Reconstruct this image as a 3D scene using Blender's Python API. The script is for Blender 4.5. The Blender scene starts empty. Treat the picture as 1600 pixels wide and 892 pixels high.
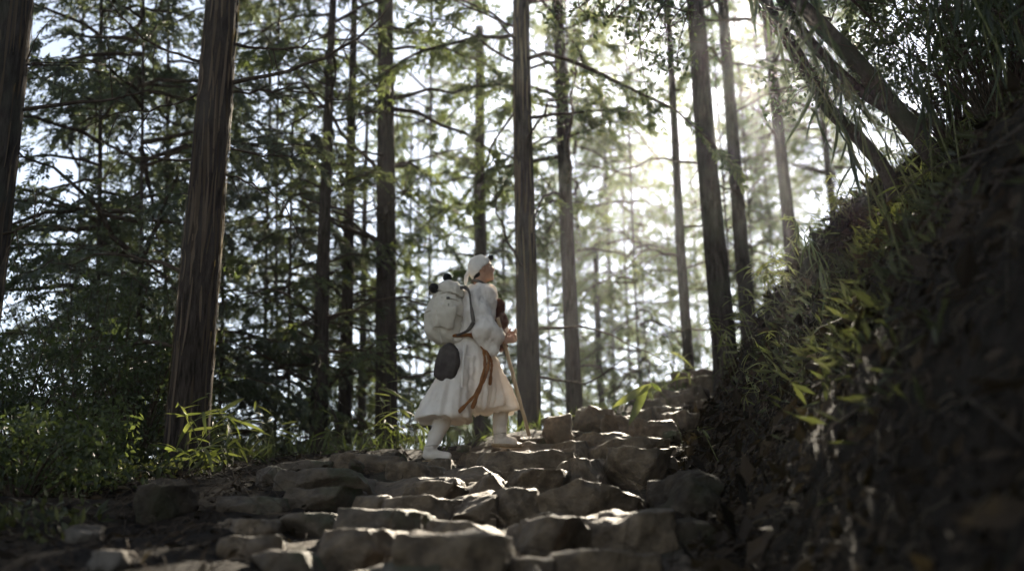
import bpy, math, random
import numpy as np
from mathutils import Vector, Matrix, Quaternion, noise as mnoise

S = bpy.context.scene
C = S.collection
rng = np.random.default_rng(7)
random.seed(7)

# ------------------------------------------------------------------ camera
FPX, PITCH = 1800.0, math.radians(16.0)          # focal length in photo pixels, upward tilt
CP, SP = math.cos(PITCH), math.sin(PITCH)
cam = bpy.data.cameras.new('camera'); camo = bpy.data.objects.new('camera', cam); C.objects.link(camo)
cam.sensor_width = 36.0; cam.lens = FPX / 1600 * 36
cam.clip_start = 0.05; cam.clip_end = 2000
camo.rotation_euler = (math.pi / 2 + PITCH, 0, 0)
cam.dof.use_dof = True; cam.dof.focus_distance = 8.2; cam.dof.aperture_fstop = 1.15
S.camera = camo

# ------------------------------------------------------------------ sky and sun
_u, _v = (1150 - 800) / FPX, (446 - 40) / FPX
SUN = Vector((_u, CP - _v * SP, SP + _v * CP)).normalized()      # towards the sun
world = bpy.data.worlds.new('World'); S.world = world; world.use_nodes = True
wn = world.node_tree.nodes; wl = world.node_tree.links
bg = wn['Background']; sky = wn.new('ShaderNodeTexSky'); sky.sky_type = 'NISHITA'
sky.sun_disc = False
sky.sun_elevation = math.asin(SUN.z); sky.sun_rotation = math.atan2(SUN.x, SUN.y)
sky.air_density = 1.0; sky.dust_density = 0.35; sky.ozone_density = 1.6; sky.altitude = 600
hs = wn.new('ShaderNodeHueSaturation'); hs.inputs['Saturation'].default_value = 0.55      # thin high haze: a paler sky
wl.new(sky.outputs['Color'], hs.inputs['Color']); wl.new(hs.outputs['Color'], bg.inputs['Color']); bg.inputs['Strength'].default_value = 0.05
sun = bpy.data.lights.new('sun', 'SUN'); suno = bpy.data.objects.new('sun', sun); C.objects.link(suno)
sun.energy = 5.0; sun.angle = math.radians(0.6); sun.color = (1.0, 0.88, 0.7)
suno.rotation_euler = SUN.to_track_quat('Z', 'Y').to_euler()
vs = S.view_settings
vs.view_transform = 'Standard'; vs.look = 'None'; vs.exposure = 2.25; vs.gamma = 1.0; vs.use_curve_mapping = False
cy = S.cycles
cy.max_bounces = 6; cy.diffuse_bounces = 3; cy.glossy_bounces = 2; cy.transmission_bounces = 4
cy.transparent_max_bounces = 6; cy.volume_bounces = 0; cy.caustics_reflective = False; cy.caustics_refractive = False
cy.use_denoising = True

# ------------------------------------------------------------------ helpers
def at(px, py, Y):
    """world point seen at photo pixel (px, py) at the ground distance Y"""
    u = (px - 800) / FPX; v = (446 - py) / FPX
    ry = CP - v * SP; rz = SP + v * CP; t = Y / ry
    return np.array([u * t, Y, rz * t])

def _hash(ix, iy, iz, seed):
    n = (ix * 374761393 + iy * 668265263 + iz * 1274126177 + seed * 974634533) & 0xFFFFFFFF
    n = ((n ^ (n >> 13)) * 1103515245) & 0xFFFFFFFF
    n = ((n ^ (n >> 16)) * 2246822519) & 0xFFFFFFFF
    return ((n ^ (n >> 15)) & 0xFFFFFF) / float(0xFFFFFF) * 2 - 1

def vnoise(P, seed=0):
    P = np.asarray(P, float); i = np.floor(P).astype(np.int64); f = P - i; f = f * f * (3 - 2 * f)
    r = 0
    for dx in (0, 1):
        wx = f[..., 0] if dx else 1 - f[..., 0]
        for dy in (0, 1):
            wy = f[..., 1] if dy else 1 - f[..., 1]
            for dz in (0, 1):
                wz = f[..., 2] if dz else 1 - f[..., 2]
                r = r + wx * wy * wz * _hash(i[..., 0] + dx, i[..., 1] + dy, i[..., 2] + dz, seed)
    return r

def fbm(P, oct=4, seed=0):
    P = np.asarray(P, float); r = 0; a = 1.0
    for k in range(oct):
        r = r + a * vnoise(P * (2.03 ** k) + 17.3 * k, seed + k); a *= 0.5
    return r

def unit(a):
    a = np.asarray(a, float)
    return a / np.maximum(np.linalg.norm(a, axis=-1, keepdims=True), 1e-9)

def mk(name, V, F, smooth=True, mats=(), mi=None):
    """mesh from vertices and an (n,4) array of quads, or a list of faces"""
    me = bpy.data.meshes.new(name)
    V = np.asarray(V, np.float32)
    if isinstance(F, np.ndarray):
        n, k = F.shape
        me.vertices.add(len(V)); me.vertices.foreach_set('co', V.ravel())
        me.loops.add(n * k); me.loops.foreach_set('vertex_index', F.astype(np.int32).ravel())
        me.polygons.add(n); me.polygons.foreach_set('loop_start', np.arange(0, n * k, k, dtype=np.int32))
        me.update(calc_edges=True)
    else:
        me.from_pydata([tuple(v) for v in V], [], [tuple(f) for f in F]); me.update()
    me.polygons.foreach_set('use_smooth', np.full(len(me.polygons), bool(smooth)))
    for m in mats: me.materials.append(m)
    if mi is not None: me.polygons.foreach_set('material_index', np.asarray(mi, np.int32))
    me.validate()
    return me

def ob(name, me, parent=None, loc=None, rot=None, **props):
    o = bpy.data.objects.new(name, me); C.objects.link(o)
    if parent is not None: o.parent = parent
    if loc is not None: o.location = loc
    if rot is not None:
        o.rotation_mode = 'QUATERNION' if isinstance(rot, Quaternion) else 'XYZ'
        if isinstance(rot, Quaternion): o.rotation_quaternion = rot
        else: o.rotation_euler = rot
    for k, v in props.items(): o[k] = v
    return o

def thing(name, label, cat, loc=(0, 0, 0), group=None):
    o = ob(name, None, loc=loc, label=label, category=cat)
    o.empty_display_size = 0.2
    if group: o['group'] = group
    return o

def join(parts):
    Vs, Fs, n = [], [], 0
    for V, F in parts:
        Vs.append(np.asarray(V, float)); Fs.append(np.asarray(F) + n); n += len(V)
    return np.concatenate(Vs), np.concatenate(Fs)

def spline(P, n):
    """Catmull-Rom resample of control points, n points"""
    P = np.asarray(P, float)
    if len(P) == 2: P = np.stack([P[0], (P[0] + P[1]) / 2, P[1]])
    Q = np.concatenate([[2 * P[0] - P[1]], P, [2 * P[-1] - P[-2]]])
    t = np.linspace(0, len(P) - 1 - 1e-6, n); k = t.astype(int); f = (t - k)[:, None]
    a, b, c, d = Q[k], Q[k + 1], Q[k + 2], Q[k + 3]
    return 0.5 * (2 * b + (c - a) * f + (2 * a - 5 * b + 4 * c - d) * f ** 2 + (3 * b - a - 3 * c + d) * f ** 3)

def tube(P, R, sides=8, flute=None, squash=1.0):
    """open tube through points P with radii R: quads only"""
    P = np.asarray(P, float); n = len(P); R = np.broadcast_to(np.asarray(R, float), (n,))
    T = unit(np.gradient(P, axis=0))
    ref = np.array([1.0, 0.03, 0.02]) if abs(T[0][0]) < 0.8 else np.array([0.02, 0.03, 1.0])
    A = unit(ref - T * (T @ ref)[:, None]); B = np.cross(T, A)
    th = np.linspace(0, 2 * np.pi, sides, endpoint=False)
    rad = R[:, None] * np.ones(sides)
    if flute is not None: rad = rad * (1 + flute(P, th))
    V = P[:, None, :] + rad[..., None] * (np.cos(th)[None, :, None] * A[:, None, :] + squash * np.sin(th)[None, :, None] * B[:, None, :])
    i = np.arange(n - 1)[:, None]; j = np.arange(sides)[None, :]; j2 = (j + 1) % sides
    F = np.stack([i * sides + j, i * sides + j2, (i + 1) * sides + j2, (i + 1) * sides + j], -1).reshape(-1, 4)
    return V.reshape(-1, 3), F

def leaf_quads(base, axis, nrm, L, W):
    base = np.asarray(base, float); axis = unit(axis); side = unit(np.cross(axis, nrm))
    L = np.asarray(L)[:, None]; W = np.asarray(W)[:, None]
    up = unit(np.cross(side, axis))
    V = np.stack([base, base + axis * L * 0.45 + side * W * 0.5 + up * W * 0.12, base + axis * L, base + axis * L * 0.45 - side * W * 0.5 + up * W * 0.12], 1).reshape(-1, 3)
    F = np.arange(len(base) * 4).reshape(-1, 4)
    return V, F

# ------------------------------------------------------------------ materials
def nodes(name):
    m = bpy.data.materials.new(name); m.use_nodes = True
    nt = m.node_tree; return m, nt, nt.nodes, nt.links, nt.nodes['Principled BSDF']

def surf(name, c1, c2, scale=6, rough=0.85, bump=0.3, stretch=(1, 1, 1), c3=None, scale2=1.3, detail=8, dist=0.02, coords='Object', spec=0.06, lo=0.35, hi=0.65):
    m, nt, N, L, p = nodes(name)
    tc = N.new('ShaderNodeTexCoord'); mp = N.new('ShaderNodeMapping'); mp.inputs['Scale'].default_value = stretch
    L.new(tc.outputs[coords], mp.inputs['Vector'])
    n1 = N.new('ShaderNodeTexNoise'); n1.inputs['Scale'].default_value = scale; n1.inputs['Detail'].default_value = detail; n1.inputs['Roughness'].default_value = 0.65
    L.new(mp.outputs[0], n1.inputs['Vector'])
    r = N.new('ShaderNodeValToRGB'); r.color_ramp.elements[0].position = lo; r.color_ramp.elements[1].position = hi
    r.color_ramp.elements[0].color = (*c1, 1); r.color_ramp.elements[1].color = (*c2, 1)
    L.new(n1.outputs['Fac'], r.inputs['Fac']); col = r.outputs['Color']
    if c3 is not None:
        n2 = N.new('ShaderNodeTexNoise'); n2.inputs['Scale'].default_value = scale2; n2.inputs['Detail'].default_value = 5
        L.new(tc.outputs[coords], n2.inputs['Vector'])
        r2 = N.new('ShaderNodeValToRGB'); r2.color_ramp.elements[0].position = 0.5; r2.color_ramp.elements[1].position = 0.66
        L.new(n2.outputs['Fac'], r2.inputs['Fac'])
        mx = N.new('ShaderNodeMixRGB'); L.new(r2.outputs['Color'], mx.inputs['Fac']); L.new(col, mx.inputs['Color1']); mx.inputs['Color2'].default_value = (*c3, 1)
        col = mx.outputs['Color']
    L.new(col, p.inputs['Base Color']); p.inputs['Roughness'].default_value = rough; p.inputs['Specular IOR Level'].default_value = spec
    if bump:
        b = N.new('ShaderNodeBump'); b.inputs['Strength'].default_value = bump; b.inputs['Distance'].default_value = dist
        L.new(n1.outputs['Fac'], b.inputs['Height']); L.new(b.outputs[0], p.inputs['Normal'])
    return m

def leafmat(name, c1, c2, trans=0.4, rough=0.5, tcol=1.6, spec=0.25):
    m, nt, N, L, p = nodes(name)
    g = N.new('ShaderNodeNewGeometry'); oi = N.new('ShaderNodeObjectInfo')
    ad = N.new('ShaderNodeMath'); ad.operation = 'ADD'; L.new(g.outputs['Random Per Island'], ad.inputs[0]); L.new(oi.outputs['Random'], ad.inputs[1])
    fr = N.new('ShaderNodeMath'); fr.operation = 'FRACT'; L.new(ad.outputs[0], fr.inputs[0])
    mx = N.new('ShaderNodeMixRGB'); L.new(fr.outputs[0], mx.inputs['Fac']); mx.inputs['Color1'].default_value = (*c1, 1); mx.inputs['Color2'].default_value = (*c2, 1)
    L.new(mx.outputs[0], p.inputs['Base Color']); p.inputs['Roughness'].default_value = rough; p.inputs['Specular IOR Level'].default_value = spec
    t = N.new('ShaderNodeBsdfTranslucent')
    mul = N.new('ShaderNodeMixRGB'); mul.blend_type = 'MULTIPLY'; mul.inputs['Fac'].default_value = 1; L.new(mx.outputs[0], mul.inputs['Color1'])
    mul.inputs['Color2'].default_value = (tcol * 1.15, tcol * 1.2, tcol * 0.55, 1); L.new(mul.outputs[0], t.inputs['Color'])
    ms = N.new('ShaderNodeMixShader'); ms.inputs['Fac'].default_value = trans
    L.new(p.outputs[0], ms.inputs[1]); L.new(t.outputs[0], ms.inputs[2]); L.new(ms.outputs[0], N['Material Output'].inputs['Surface'])
    return m

def clothmat(name, c1, c2, scale=5, trans=0.12, bump=0.45):
    m = surf(name, c1, c2, scale=scale, rough=0.9, bump=bump, dist=0.02, spec=0.03)
    nt = m.node_tree; N = nt.nodes; L = nt.links; p = N['Principled BSDF']
    if trans:
        t = N.new('ShaderNodeBsdfTranslucent'); t.inputs['Color'].default_value = (*c2, 1)
        ms = N.new('ShaderNodeMixShader'); ms.inputs['Fac'].default_value = trans
        L.new(p.outputs[0], ms.inputs[1]); L.new(t.outputs[0], ms.inputs[2]); L.new(ms.outputs[0], N['Material Output'].inputs['Surface'])
    return m

M = dict(
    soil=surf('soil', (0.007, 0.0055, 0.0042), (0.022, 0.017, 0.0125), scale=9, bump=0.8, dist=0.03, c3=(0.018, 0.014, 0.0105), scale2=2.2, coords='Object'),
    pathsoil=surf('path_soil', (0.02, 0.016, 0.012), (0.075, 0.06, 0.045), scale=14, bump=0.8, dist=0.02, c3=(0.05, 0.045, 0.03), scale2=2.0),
    stone=surf('stone', (0.035, 0.024, 0.015), (0.2, 0.147, 0.093), scale=11, bump=1.0, dist=0.05, detail=12, lo=.3, hi=.7, c3=(0.07, 0.053, 0.033), scale2=3.2, rough=0.66, spec=0.35),
    mossy=surf('mossy_stone', (0.028, 0.021, 0.014), (0.14, 0.107, 0.072), scale=11, bump=1.0, dist=0.05, detail=12, lo=.3, hi=.7, c3=(0.05, 0.06, 0.028), scale2=3.0, rough=0.7, spec=0.35),
    dark_rock=surf('dark_rock', (0.018, 0.014, 0.01), (0.075, 0.06, 0.044), scale=10, bump=1.0, dist=0.05, detail=12, lo=.3, hi=.7, c3=(0.036, 0.034, 0.02), scale2=3.0, rough=0.85, spec=0.12),
    pale_rock=surf('pale_rock', (0.045, 0.04, 0.034), (0.13, 0.115, 0.1), scale=7, bump=0.6, dist=0.02, rough=0.85),
    bark=surf('cedar_bark', (0.017, 0.0138, 0.0115), (0.078, 0.062, 0.051), scale=7, bump=1.0, dist=0.03, stretch=(5, 5, 0.7), c3=(0.07, 0.06, 0.05), scale2=1.1, rough=0.95, spec=0.03),
    bark_grey=surf('grey_bark', (0.02, 0.017, 0.0145), (0.085, 0.071, 0.06), scale=7, bump=0.9, dist=0.02, stretch=(4, 4, 0.8), c3=(0.06, 0.06, 0.045), scale2=1.6, rough=0.95, spec=0.03),
    bark_smooth=surf('smooth_bark', (0.022, 0.018, 0.015), (0.08, 0.066, 0.052), scale=14, bump=0.5, dist=0.01, stretch=(2, 2, 1), c3=(0.04, 0.045, 0.03), scale2=3, rough=0.9),
    strip=leafmat('bark_strip', (0.05, 0.036, 0.026), (0.16, 0.12, 0.09), trans=0.3, rough=0.8, tcol=1.2, spec=0.1),
    twig=surf('twig', (0.03, 0.022, 0.016), (0.09, 0.068, 0.05), scale=20, bump=0.2, rough=0.9),
    hinoki=leafmat('cypress_leaf', (0.044, 0.054, 0.045), (0.092, 0.106, 0.08), trans=0.35, rough=0.55),
    airy=leafmat('airy_conifer_leaf', (0.055, 0.07, 0.042), (0.1, 0.115, 0.065), trans=0.45, rough=0.6),
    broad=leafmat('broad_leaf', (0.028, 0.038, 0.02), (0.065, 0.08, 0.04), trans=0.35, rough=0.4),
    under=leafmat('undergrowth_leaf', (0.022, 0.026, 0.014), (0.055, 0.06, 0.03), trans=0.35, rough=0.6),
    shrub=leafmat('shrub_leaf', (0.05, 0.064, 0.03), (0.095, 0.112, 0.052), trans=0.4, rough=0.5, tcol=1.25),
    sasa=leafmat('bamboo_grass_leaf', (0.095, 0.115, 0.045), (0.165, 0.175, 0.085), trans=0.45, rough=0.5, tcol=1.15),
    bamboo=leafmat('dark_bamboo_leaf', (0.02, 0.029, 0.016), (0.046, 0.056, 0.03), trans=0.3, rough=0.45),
    stem=surf('green_stem', (0.06, 0.075, 0.03), (0.13, 0.13, 0.06), scale=20, bump=0.1, rough=0.6),
    dead=leafmat('dead_leaf', (0.006, 0.0045, 0.0035), (0.045, 0.033, 0.023), trans=0.15, rough=0.8, tcol=1.1, spec=0.08),
    straw=leafmat('dry_grass', (0.06, 0.05, 0.034), (0.17, 0.14, 0.1), trans=0.25, rough=0.8, tcol=1.1, spec=0.08),
    paleleaf=surf('pale_dead_leaf', (0.2, 0.16, 0.11), (0.36, 0.3, 0.22), scale=12, bump=0.2, rough=0.8),
    white=clothmat('white_cotton', (0.71, 0.655, 0.585), (0.83, 0.785, 0.715), scale=9, trans=0.25),
    canvas=clothmat('cream_canvas', (0.45, 0.41, 0.335), (0.6, 0.555, 0.47), scale=7, trans=0.0, bump=0.25),
    grey=clothmat('grey_hide', (0.035, 0.03, 0.028), (0.085, 0.074, 0.068), scale=9, trans=0, bump=0.4),
    rust=clothmat('rust_braid', (0.15, 0.06, 0.02), (0.26, 0.11, 0.036), scale=25, trans=0.1, bump=0.5),
    strap=clothmat('dark_strap', (0.07, 0.06, 0.055), (0.13, 0.115, 0.1), scale=20, trans=0),
    strap_pale=clothmat('pale_strap', (0.3, 0.26, 0.2), (0.42, 0.37, 0.3), scale=20, trans=0),
    maroon=clothmat('maroon_cloth', (0.05, 0.025, 0.02), (0.13, 0.065, 0.045), scale=14, trans=0, bump=0.5),
    black=clothmat('black_felt', (0.012, 0.012, 0.013), (0.03, 0.03, 0.03), scale=30, trans=0, bump=0.6),
    skin=surf('skin', (0.36, 0.2, 0.13), (0.47, 0.28, 0.19), scale=9, bump=0.05, rough=0.55, dist=0.005),
    hair=surf('dark_hair', (0.012, 0.01, 0.009), (0.035, 0.03, 0.027), scale=40, bump=0.3, rough=0.7),
    wood=surf('pale_wood', (0.3, 0.2, 0.11), (0.46, 0.33, 0.2), scale=8, bump=0.15, stretch=(8, 8, 0.6), rough=0.6, dist=0.004),
    straw_sole=surf('straw_sole', (0.2, 0.14, 0.08), (0.34, 0.25, 0.15), scale=40, bump=0.5, rough=0.9),
)

# ------------------------------------------------------------------ terrain
PATHC = ([2, 4.6, 7, 9.6, 11, 12.5, 14, 16, 18], [-0.2, -0.1, 0.05, 0.2, 0.85, 1.4, 2.05, 3.1, 4.2])
PATHW = ([2, 4.6, 7, 9.6, 11, 12.5, 14, 18], [0.85, 0.95, 1.2, 1.2, 0.7, 0.55, 0.45, 0.5])
FOOT = ([-8, 1, 3, 5, 7, 9, 11, 14, 18, 22, 40], [0.6, 0.75, 0.85, 0.95, 1.2, 1.45, 1.75, 2.45, 4.3, 6.8, 18])
CREST = ([-60, -12, -5, -2, -0.6, 0.8, 2.15, 3.6, 5.8, 10, 60], [6.0, 8.4, 9.1, 9.7, 10.2, 12.0, 15.0, 18.0, 22.0, 30, 110])
def ramp(y):
    return np.where(y < 9.6, 0.185 + 0.216 * (y - 4.6), 1.265 + 0.30 * (np.minimum(y, 26) - 9.6))
def base_h(x, y):
    x = np.asarray(x, float); y = np.asarray(y, float)
    yc = np.interp(x, *CREST); d = np.maximum(y - yc, 0)
    z = ramp(np.minimum(y, yc)) - 0.5 * np.minimum(d, 50) * (d / (d + 0.6))
    s = np.maximum(x - np.interp(y, *FOOT), 0)
    rise = 1.55 * np.minimum(s, 1.15) + 0.85 * np.clip(s - 1.15, 0, 2.2) + 0.45 * np.clip(s - 3.35, 0, 9)
    rise = rise * (s / (s + 0.12))
    w = np.clip((s + 0.25) / 1.0, 0, 1)
    return z + rise, np.clip(s / 0.8, 0, 1), d
def tread(x, y):
    c = np.interp(y, *PATHC); w = np.interp(y, *PATHW)
    return np.clip((w - np.abs(x - c)) / .35, 0, 1) * np.clip((y - 2.5) / 1.5, 0, 1)
def height(x, y, worn=True):
    z, bank, d = base_h(x, y)
    P = np.stack([x, y, np.zeros_like(x)], -1)
    far = np.clip(d / 3, 0, 1)
    z = z + 0.035 * fbm(P * 1.6, 3, 3) + bank * (0.2 * fbm(P * 1.1, 4, 11) + 0.07 * fbm(P * 3.7, 3, 13)) + far * 0.3 * fbm(P * 0.3, 3, 5) + 0.012 * fbm(P * 7, 2, 9)
    left = np.clip((-x - 1.6) / 1.2, 0, 1)
    z = z + left * 0.06 * fbm(P * 1.3, 4, 21)
    return z - 0.07 * tread(x, y) if worn else z
def hz(x, y): return float(height(np.array([x], float), np.array([y], float))[0])
def hit(px, py, y0=3.0, y1=40.0, worn=True):
    ys = np.arange(y0, y1, 0.02)
    a = at(px, py, 1.0); xs = a[0] * ys; zs = a[2] * ys
    k = np.where(zs <= height(xs, ys, worn))[0]
    y = ys[k[0]] if len(k) else y1
    return np.array([a[0] * y, y, a[2] * y])
def grow(a, step, n, f): return a + np.cumsum(step * f ** np.arange(1, n + 1))
xs = np.concatenate([-grow(7, .075, 44, 1.16)[::-1], np.arange(-7, 7, .075), grow(7, .075, 44, 1.16)])
ys = np.concatenate([-grow(1, .075, 24, 1.2)[::-1], np.arange(-1, 17, .075), grow(17, .075, 46, 1.16)])
X, Y = np.meshgrid(xs, ys); Z = height(X, Y)
nx, ny = len(xs), len(ys)
ii = np.arange(ny - 1)[:, None] * nx + np.arange(nx - 1)[None, :]
F = np.stack([ii, ii + 1, ii + nx + 1, ii + nx], -1).reshape(-1, 4)
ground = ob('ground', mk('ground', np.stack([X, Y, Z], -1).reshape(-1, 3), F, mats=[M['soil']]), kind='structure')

# the earthen path under the steps
py_ = np.arange(2, 18, .09); pu = np.linspace(-1, 1, 37)
PX = np.interp(py_, *PATHC)[:, None] + np.interp(py_, *PATHW)[:, None] * pu[None, :]; PY = np.repeat(py_[:, None], 37, 1)
edge = np.clip((1 - np.abs(pu)) * 6, 0, 1)[None, :]
PZ = height(PX, PY) + 0.03 * edge - 0.02 + 0.02 * np.abs(fbm(np.stack([PX, PY, 0 * PX], -1) * 9, 3, 31)) * edge
n1 = len(py_); ii = np.arange(n1 - 1)[:, None] * 37 + np.arange(36)[None, :]
F = np.stack([ii, ii + 1, ii + 38, ii + 37], -1).reshape(-1, 4)
path = ob('path', mk('path', np.stack([PX, PY, PZ], -1).reshape(-1, 3), F, mats=[M['pathsoil']]), kind='structure')

# ------------------------------------------------------------------ stones
def cube_sphere(n):
    g = np.linspace(-1, 1, n); V, F, k = [], [], 0
    a, b = np.meshgrid(g, g, indexing='ij'); o = np.ones_like(a)
    for P in ((a, b, o), (b, a, -o), (o, a, b), (-o, b, a), (b, o, a), (a, -o, b)):
        V.append(np.stack(P, -1).reshape(-1, 3)); i = np.arange(n - 1)[:, None] * n + np.arange(n - 1)[None, :]
        F.append(np.stack([i, i + n, i + n + 1, i + 1], -1).reshape(-1, 4) + k); k += n * n
    V = np.concatenate(V); F = np.concatenate(F)
    key = np.round(V * 1000).astype(int); _, idx, inv = np.unique(key, axis=0, return_index=True, return_inverse=True)
    return V[idx], inv.reshape(-1)[F]
CS = {n: cube_sphere(n) for n in (6, 9, 14, 18, 26)}
def rock(size, seed, n=14, box=0.55, cuts=7, rough=0.05, skew=0.0, flat=0.0):
    """angular rock: cube-sphere, cut by planes, then roughened; size = full w, d, h"""
    r = np.random.default_rng(seed); V, F = CS[n]
    s = unit(V); V = s * (1 - box) + V * box * 0.92
    for _ in range(cuts):
        q = unit(r.normal(size=3) * (1, 1, .8)); d = r.uniform(0.62, 0.92)
        e = np.maximum(V @ q - d, 0); V = V - e[:, None] * q * 0.93
    V = V * (np.array(size) / 2)
    if flat: V[:, 2] = np.where(V[:, 2] > flat * size[2], flat * size[2] + (V[:, 2] - flat * size[2]) * .25, V[:, 2])
    m = min(size)
    V = V + unit(V) * (0.34 * m * rough * 4 * fbm(V / max(size) * 3.2 + seed * 3.7, 4, seed))[:, None]
    V = V + unit(V) * (0.05 * m * fbm(V / m * 3.0 + seed, 3, seed + 5))[:, None]
    d2 = 1 - np.abs(vnoise(V / m * 1.7 + 5.1 * seed, seed + 8)) * 2
    V = V + unit(V) * (0.055 * m * d2 + 0.03 * m * fbm(V / m * 7 + seed, 2, seed + 2))[:, None]
    V[:, 2] += skew * V[:, 0]
    V[:, 2] += np.clip(V[:, 2] / size[2], 0, 1) * .11 * size[2] * fbm(V * np.array([7, 4, 0]) + seed, 3, seed + 4)
    return V, F
def px_stone(x0, x1, top, bot, parent, seed, name='step_stone', mat='stone', depth=0.5, sink=0.14, Y=None, **kw):
    """a stone filling the photo rectangle, its front foot where the ray meets the path"""
    p = hit((x0 + x1) / 2, bot, worn=False) if Y is None else at((x0 + x1) / 2, bot, Y)
    Yf = p[1]
    a, b = at(x0, bot, Yf), at(x1, bot, Yf); t = at(x0, top, Yf + depth * 0.25)
    w = (b[0] - a[0]) * (1.34 if name == 'step_stone' else 1.1); h = (t[2] - p[2]) + sink
    V, F = rock((w, depth, h), seed, **kw)
    return ob(name, mk(name, V, F, smooth=True, mats=[M[mat]]), parent, loc=(p[0], Yf + depth * 0.42, p[2] - sink + h / 2), rot=(0, 0, random.uniform(-.1, .1)))
STEPS = [  # x0, x1, top, bottom in the photograph
    (860, 1025, 842, 893), (782, 868, 852, 894), (620, 778, 828, 893), (495, 612, 822, 874), (515, 690, 872, 905), (700, 770, 880, 910), (815, 868, 872, 908),
    (880, 1000, 890, 925), (400, 500, 850, 890), (330, 420, 835, 870),
    (792, 912, 793, 856), (908, 1042, 797, 852), (670, 778, 802, 850), (535, 662, 790, 838), (415, 530, 792, 832), (320, 420, 805, 835),
    (843, 1003, 750, 799), (705, 775, 768, 808), (768, 838, 760, 806), (600, 704, 770, 806), (442, 545, 752, 796), (540, 605, 765, 800), (330, 445, 775, 800),
    (720, 804, 737, 776), (800, 882, 721, 766), (878, 957, 711, 754), (953, 1050, 694, 752), (560, 712, 741, 772), (428, 560, 728, 766), (640, 722, 752, 778),
    (760, 887, 706, 741), (680, 767, 718, 748), (610, 684, 715, 745), (515, 614, 706, 734), (392, 432, 726, 758), (430, 520, 716, 736),
    (792, 872, 688, 714), (865, 917, 684, 713), (912, 1036, 676, 713), (700, 768, 704, 722), (770, 800, 694, 716), (640, 700, 717, 730),
    (900, 997, 671, 698), (988, 1050, 651, 687), (1042, 1090, 636, 677),
    (905, 957, 634, 668), (950, 1002, 644, 676), (1000, 1030, 619, 642), (1028, 1068, 629, 657), (1034, 1102, 604, 632), (985, 1020, 636, 660), (1060, 1132, 576, 606), (1010, 1050, 592, 615), (1085, 1120, 618, 645)]
for k, (x0, x1, t, b) in enumerate(STEPS):
    m = 'stone' if x0 > 560 or k % 3 == 0 else 'mossy'
    px_stone(x0, x1, t, b, path, 100 + k, mat=m, n=26, box=random.uniform(.42, .78), depth=random.uniform(.75, 1.0) if b > 700 else .5, cuts=random.randint(4, 7), flat=random.uniform(.24, .4), rough=random.uniform(.04, .08))
# smaller stones packed into the treads: eight shapes shared
fill = [mk('step_stone', *rock((.3, .26, .14), 300 + k, n=9, cuts=6, rough=.05), smooth=False, mats=[M['stone' if k % 2 else 'mossy']]) for k in range(8)]
for k in range(85):
    y = (4.4 + 6 * random.random()) if k < 25 else 9.8 + 5 * random.random()
    x = np.interp(y, *PATHC) + np.interp(y, *PATHW) * random.uniform(-1.1, 1.0)
    o = ob('step_stone', fill[k % 8], path, loc=(x, y, hz(x, y) + .03 + random.uniform(-.02, .03)), rot=(random.uniform(-.2, .2), random.uniform(-.2, .2), random.uniform(0, 6.28)))
    s = random.uniform(.35, 1.0) * (.75 if k >= 25 else 1); o.scale = (s, s * random.uniform(.7, 1.1), s * random.uniform(.6, 1.1))
def boulder(label, x0, x1, t, b, seed, mat, depth, **kw):
    o = px_stone(x0, x1, t, b, None, seed, name='boulder', mat=mat, depth=depth, **kw)
    o['label'] = label; o['category'] = 'rock'; return o
boulder('big dark angular boulder at the edge of the path below the bamboo grass', 204, 280, 748, 816, 41, 'dark_rock', .45, n=18, box=.5)
boulder('large mossy boulder at the foot of the dark bank beside the steps', 1025, 1140, 722, 806, 42, 'dark_rock', .6, n=26, box=.45, flat=.3)
boulder('upright pointed brown rock standing on the path edge past the walker', 848, 895, 644, 694, 43, 'stone', .25, n=18, box=.35)
boulder('flat pale rock slab half buried in the leaf litter, upper of two', 98, 150, 818, 846, 44, 'pale_rock', .16, n=14, box=.6, sink=.03)
boulder('flat pale rock slab half buried in the leaf litter, lower of two', 130, 192, 858, 896, 45, 'pale_rock', .2, n=14, box=.6, sink=.03)
boulder('low dark stone lying under the mossy boulder by the steps', 1040, 1150, 812, 850, 46, 'dark_rock', .4, n=14, box=.5)

# ------------------------------------------------------------------ trees
def bark_flute(seed, amp=0.06, k=9):
    def f(P, th):
        Q = np.stack([np.cos(th)[None, :] * k / 3 + 0 * P[:, :1], np.sin(th)[None, :] * k / 3 + 0 * P[:, :1], P[:, 2:3] * 0.45 + 0 * th[None, :]], -1)
        R = np.stack([np.cos(th)[None, :] * k + 0 * P[:, :1], np.sin(th)[None, :] * k + 0 * P[:, :1], P[:, 2:3] * 1.6 + 0 * th[None, :]], -1)
        return amp * fbm(Q, 2, seed) + amp * 0.6 * vnoise(R, seed + 3)
    return f
def trunk_mesh(axis_pts, radii, seed, sides=16, mat='bark', amp=0.06):
    V, F = tube(axis_pts, radii, sides, flute=bark_flute(seed, amp))
    return mk('trunk', V, F, mats=[M[mat]])
def branch_mesh(P, r0, r1=0.004, sides=6, n=14, jit=0.02, seed=0, twigs=0):
    P = spline(P, n); r = np.random.default_rng(seed); P[1:] += r.normal(size=(n - 1, 3)) * jit
    parts = [tube(P, np.linspace(r0, r1, n), sides)]
    for _ in range(twigs):
        k = r.integers(n // 4, n - 1); d = unit(P[k] - P[k - 1]); q = unit(d + r.normal(size=3) * .7 + np.array([0, 0, -.1])); l = r.uniform(.2, .7)
        Q = np.stack([P[k], P[k] + q * l * .5 + r.normal(size=3) * .02, P[k] + q * l + np.array([0, 0, -.05 * l])])
        parts.append(tube(spline(Q, 6), np.linspace(.006, .0015, 6), 4))
    return mk('branch', *join(parts), mats=[M['twig']])

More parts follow.
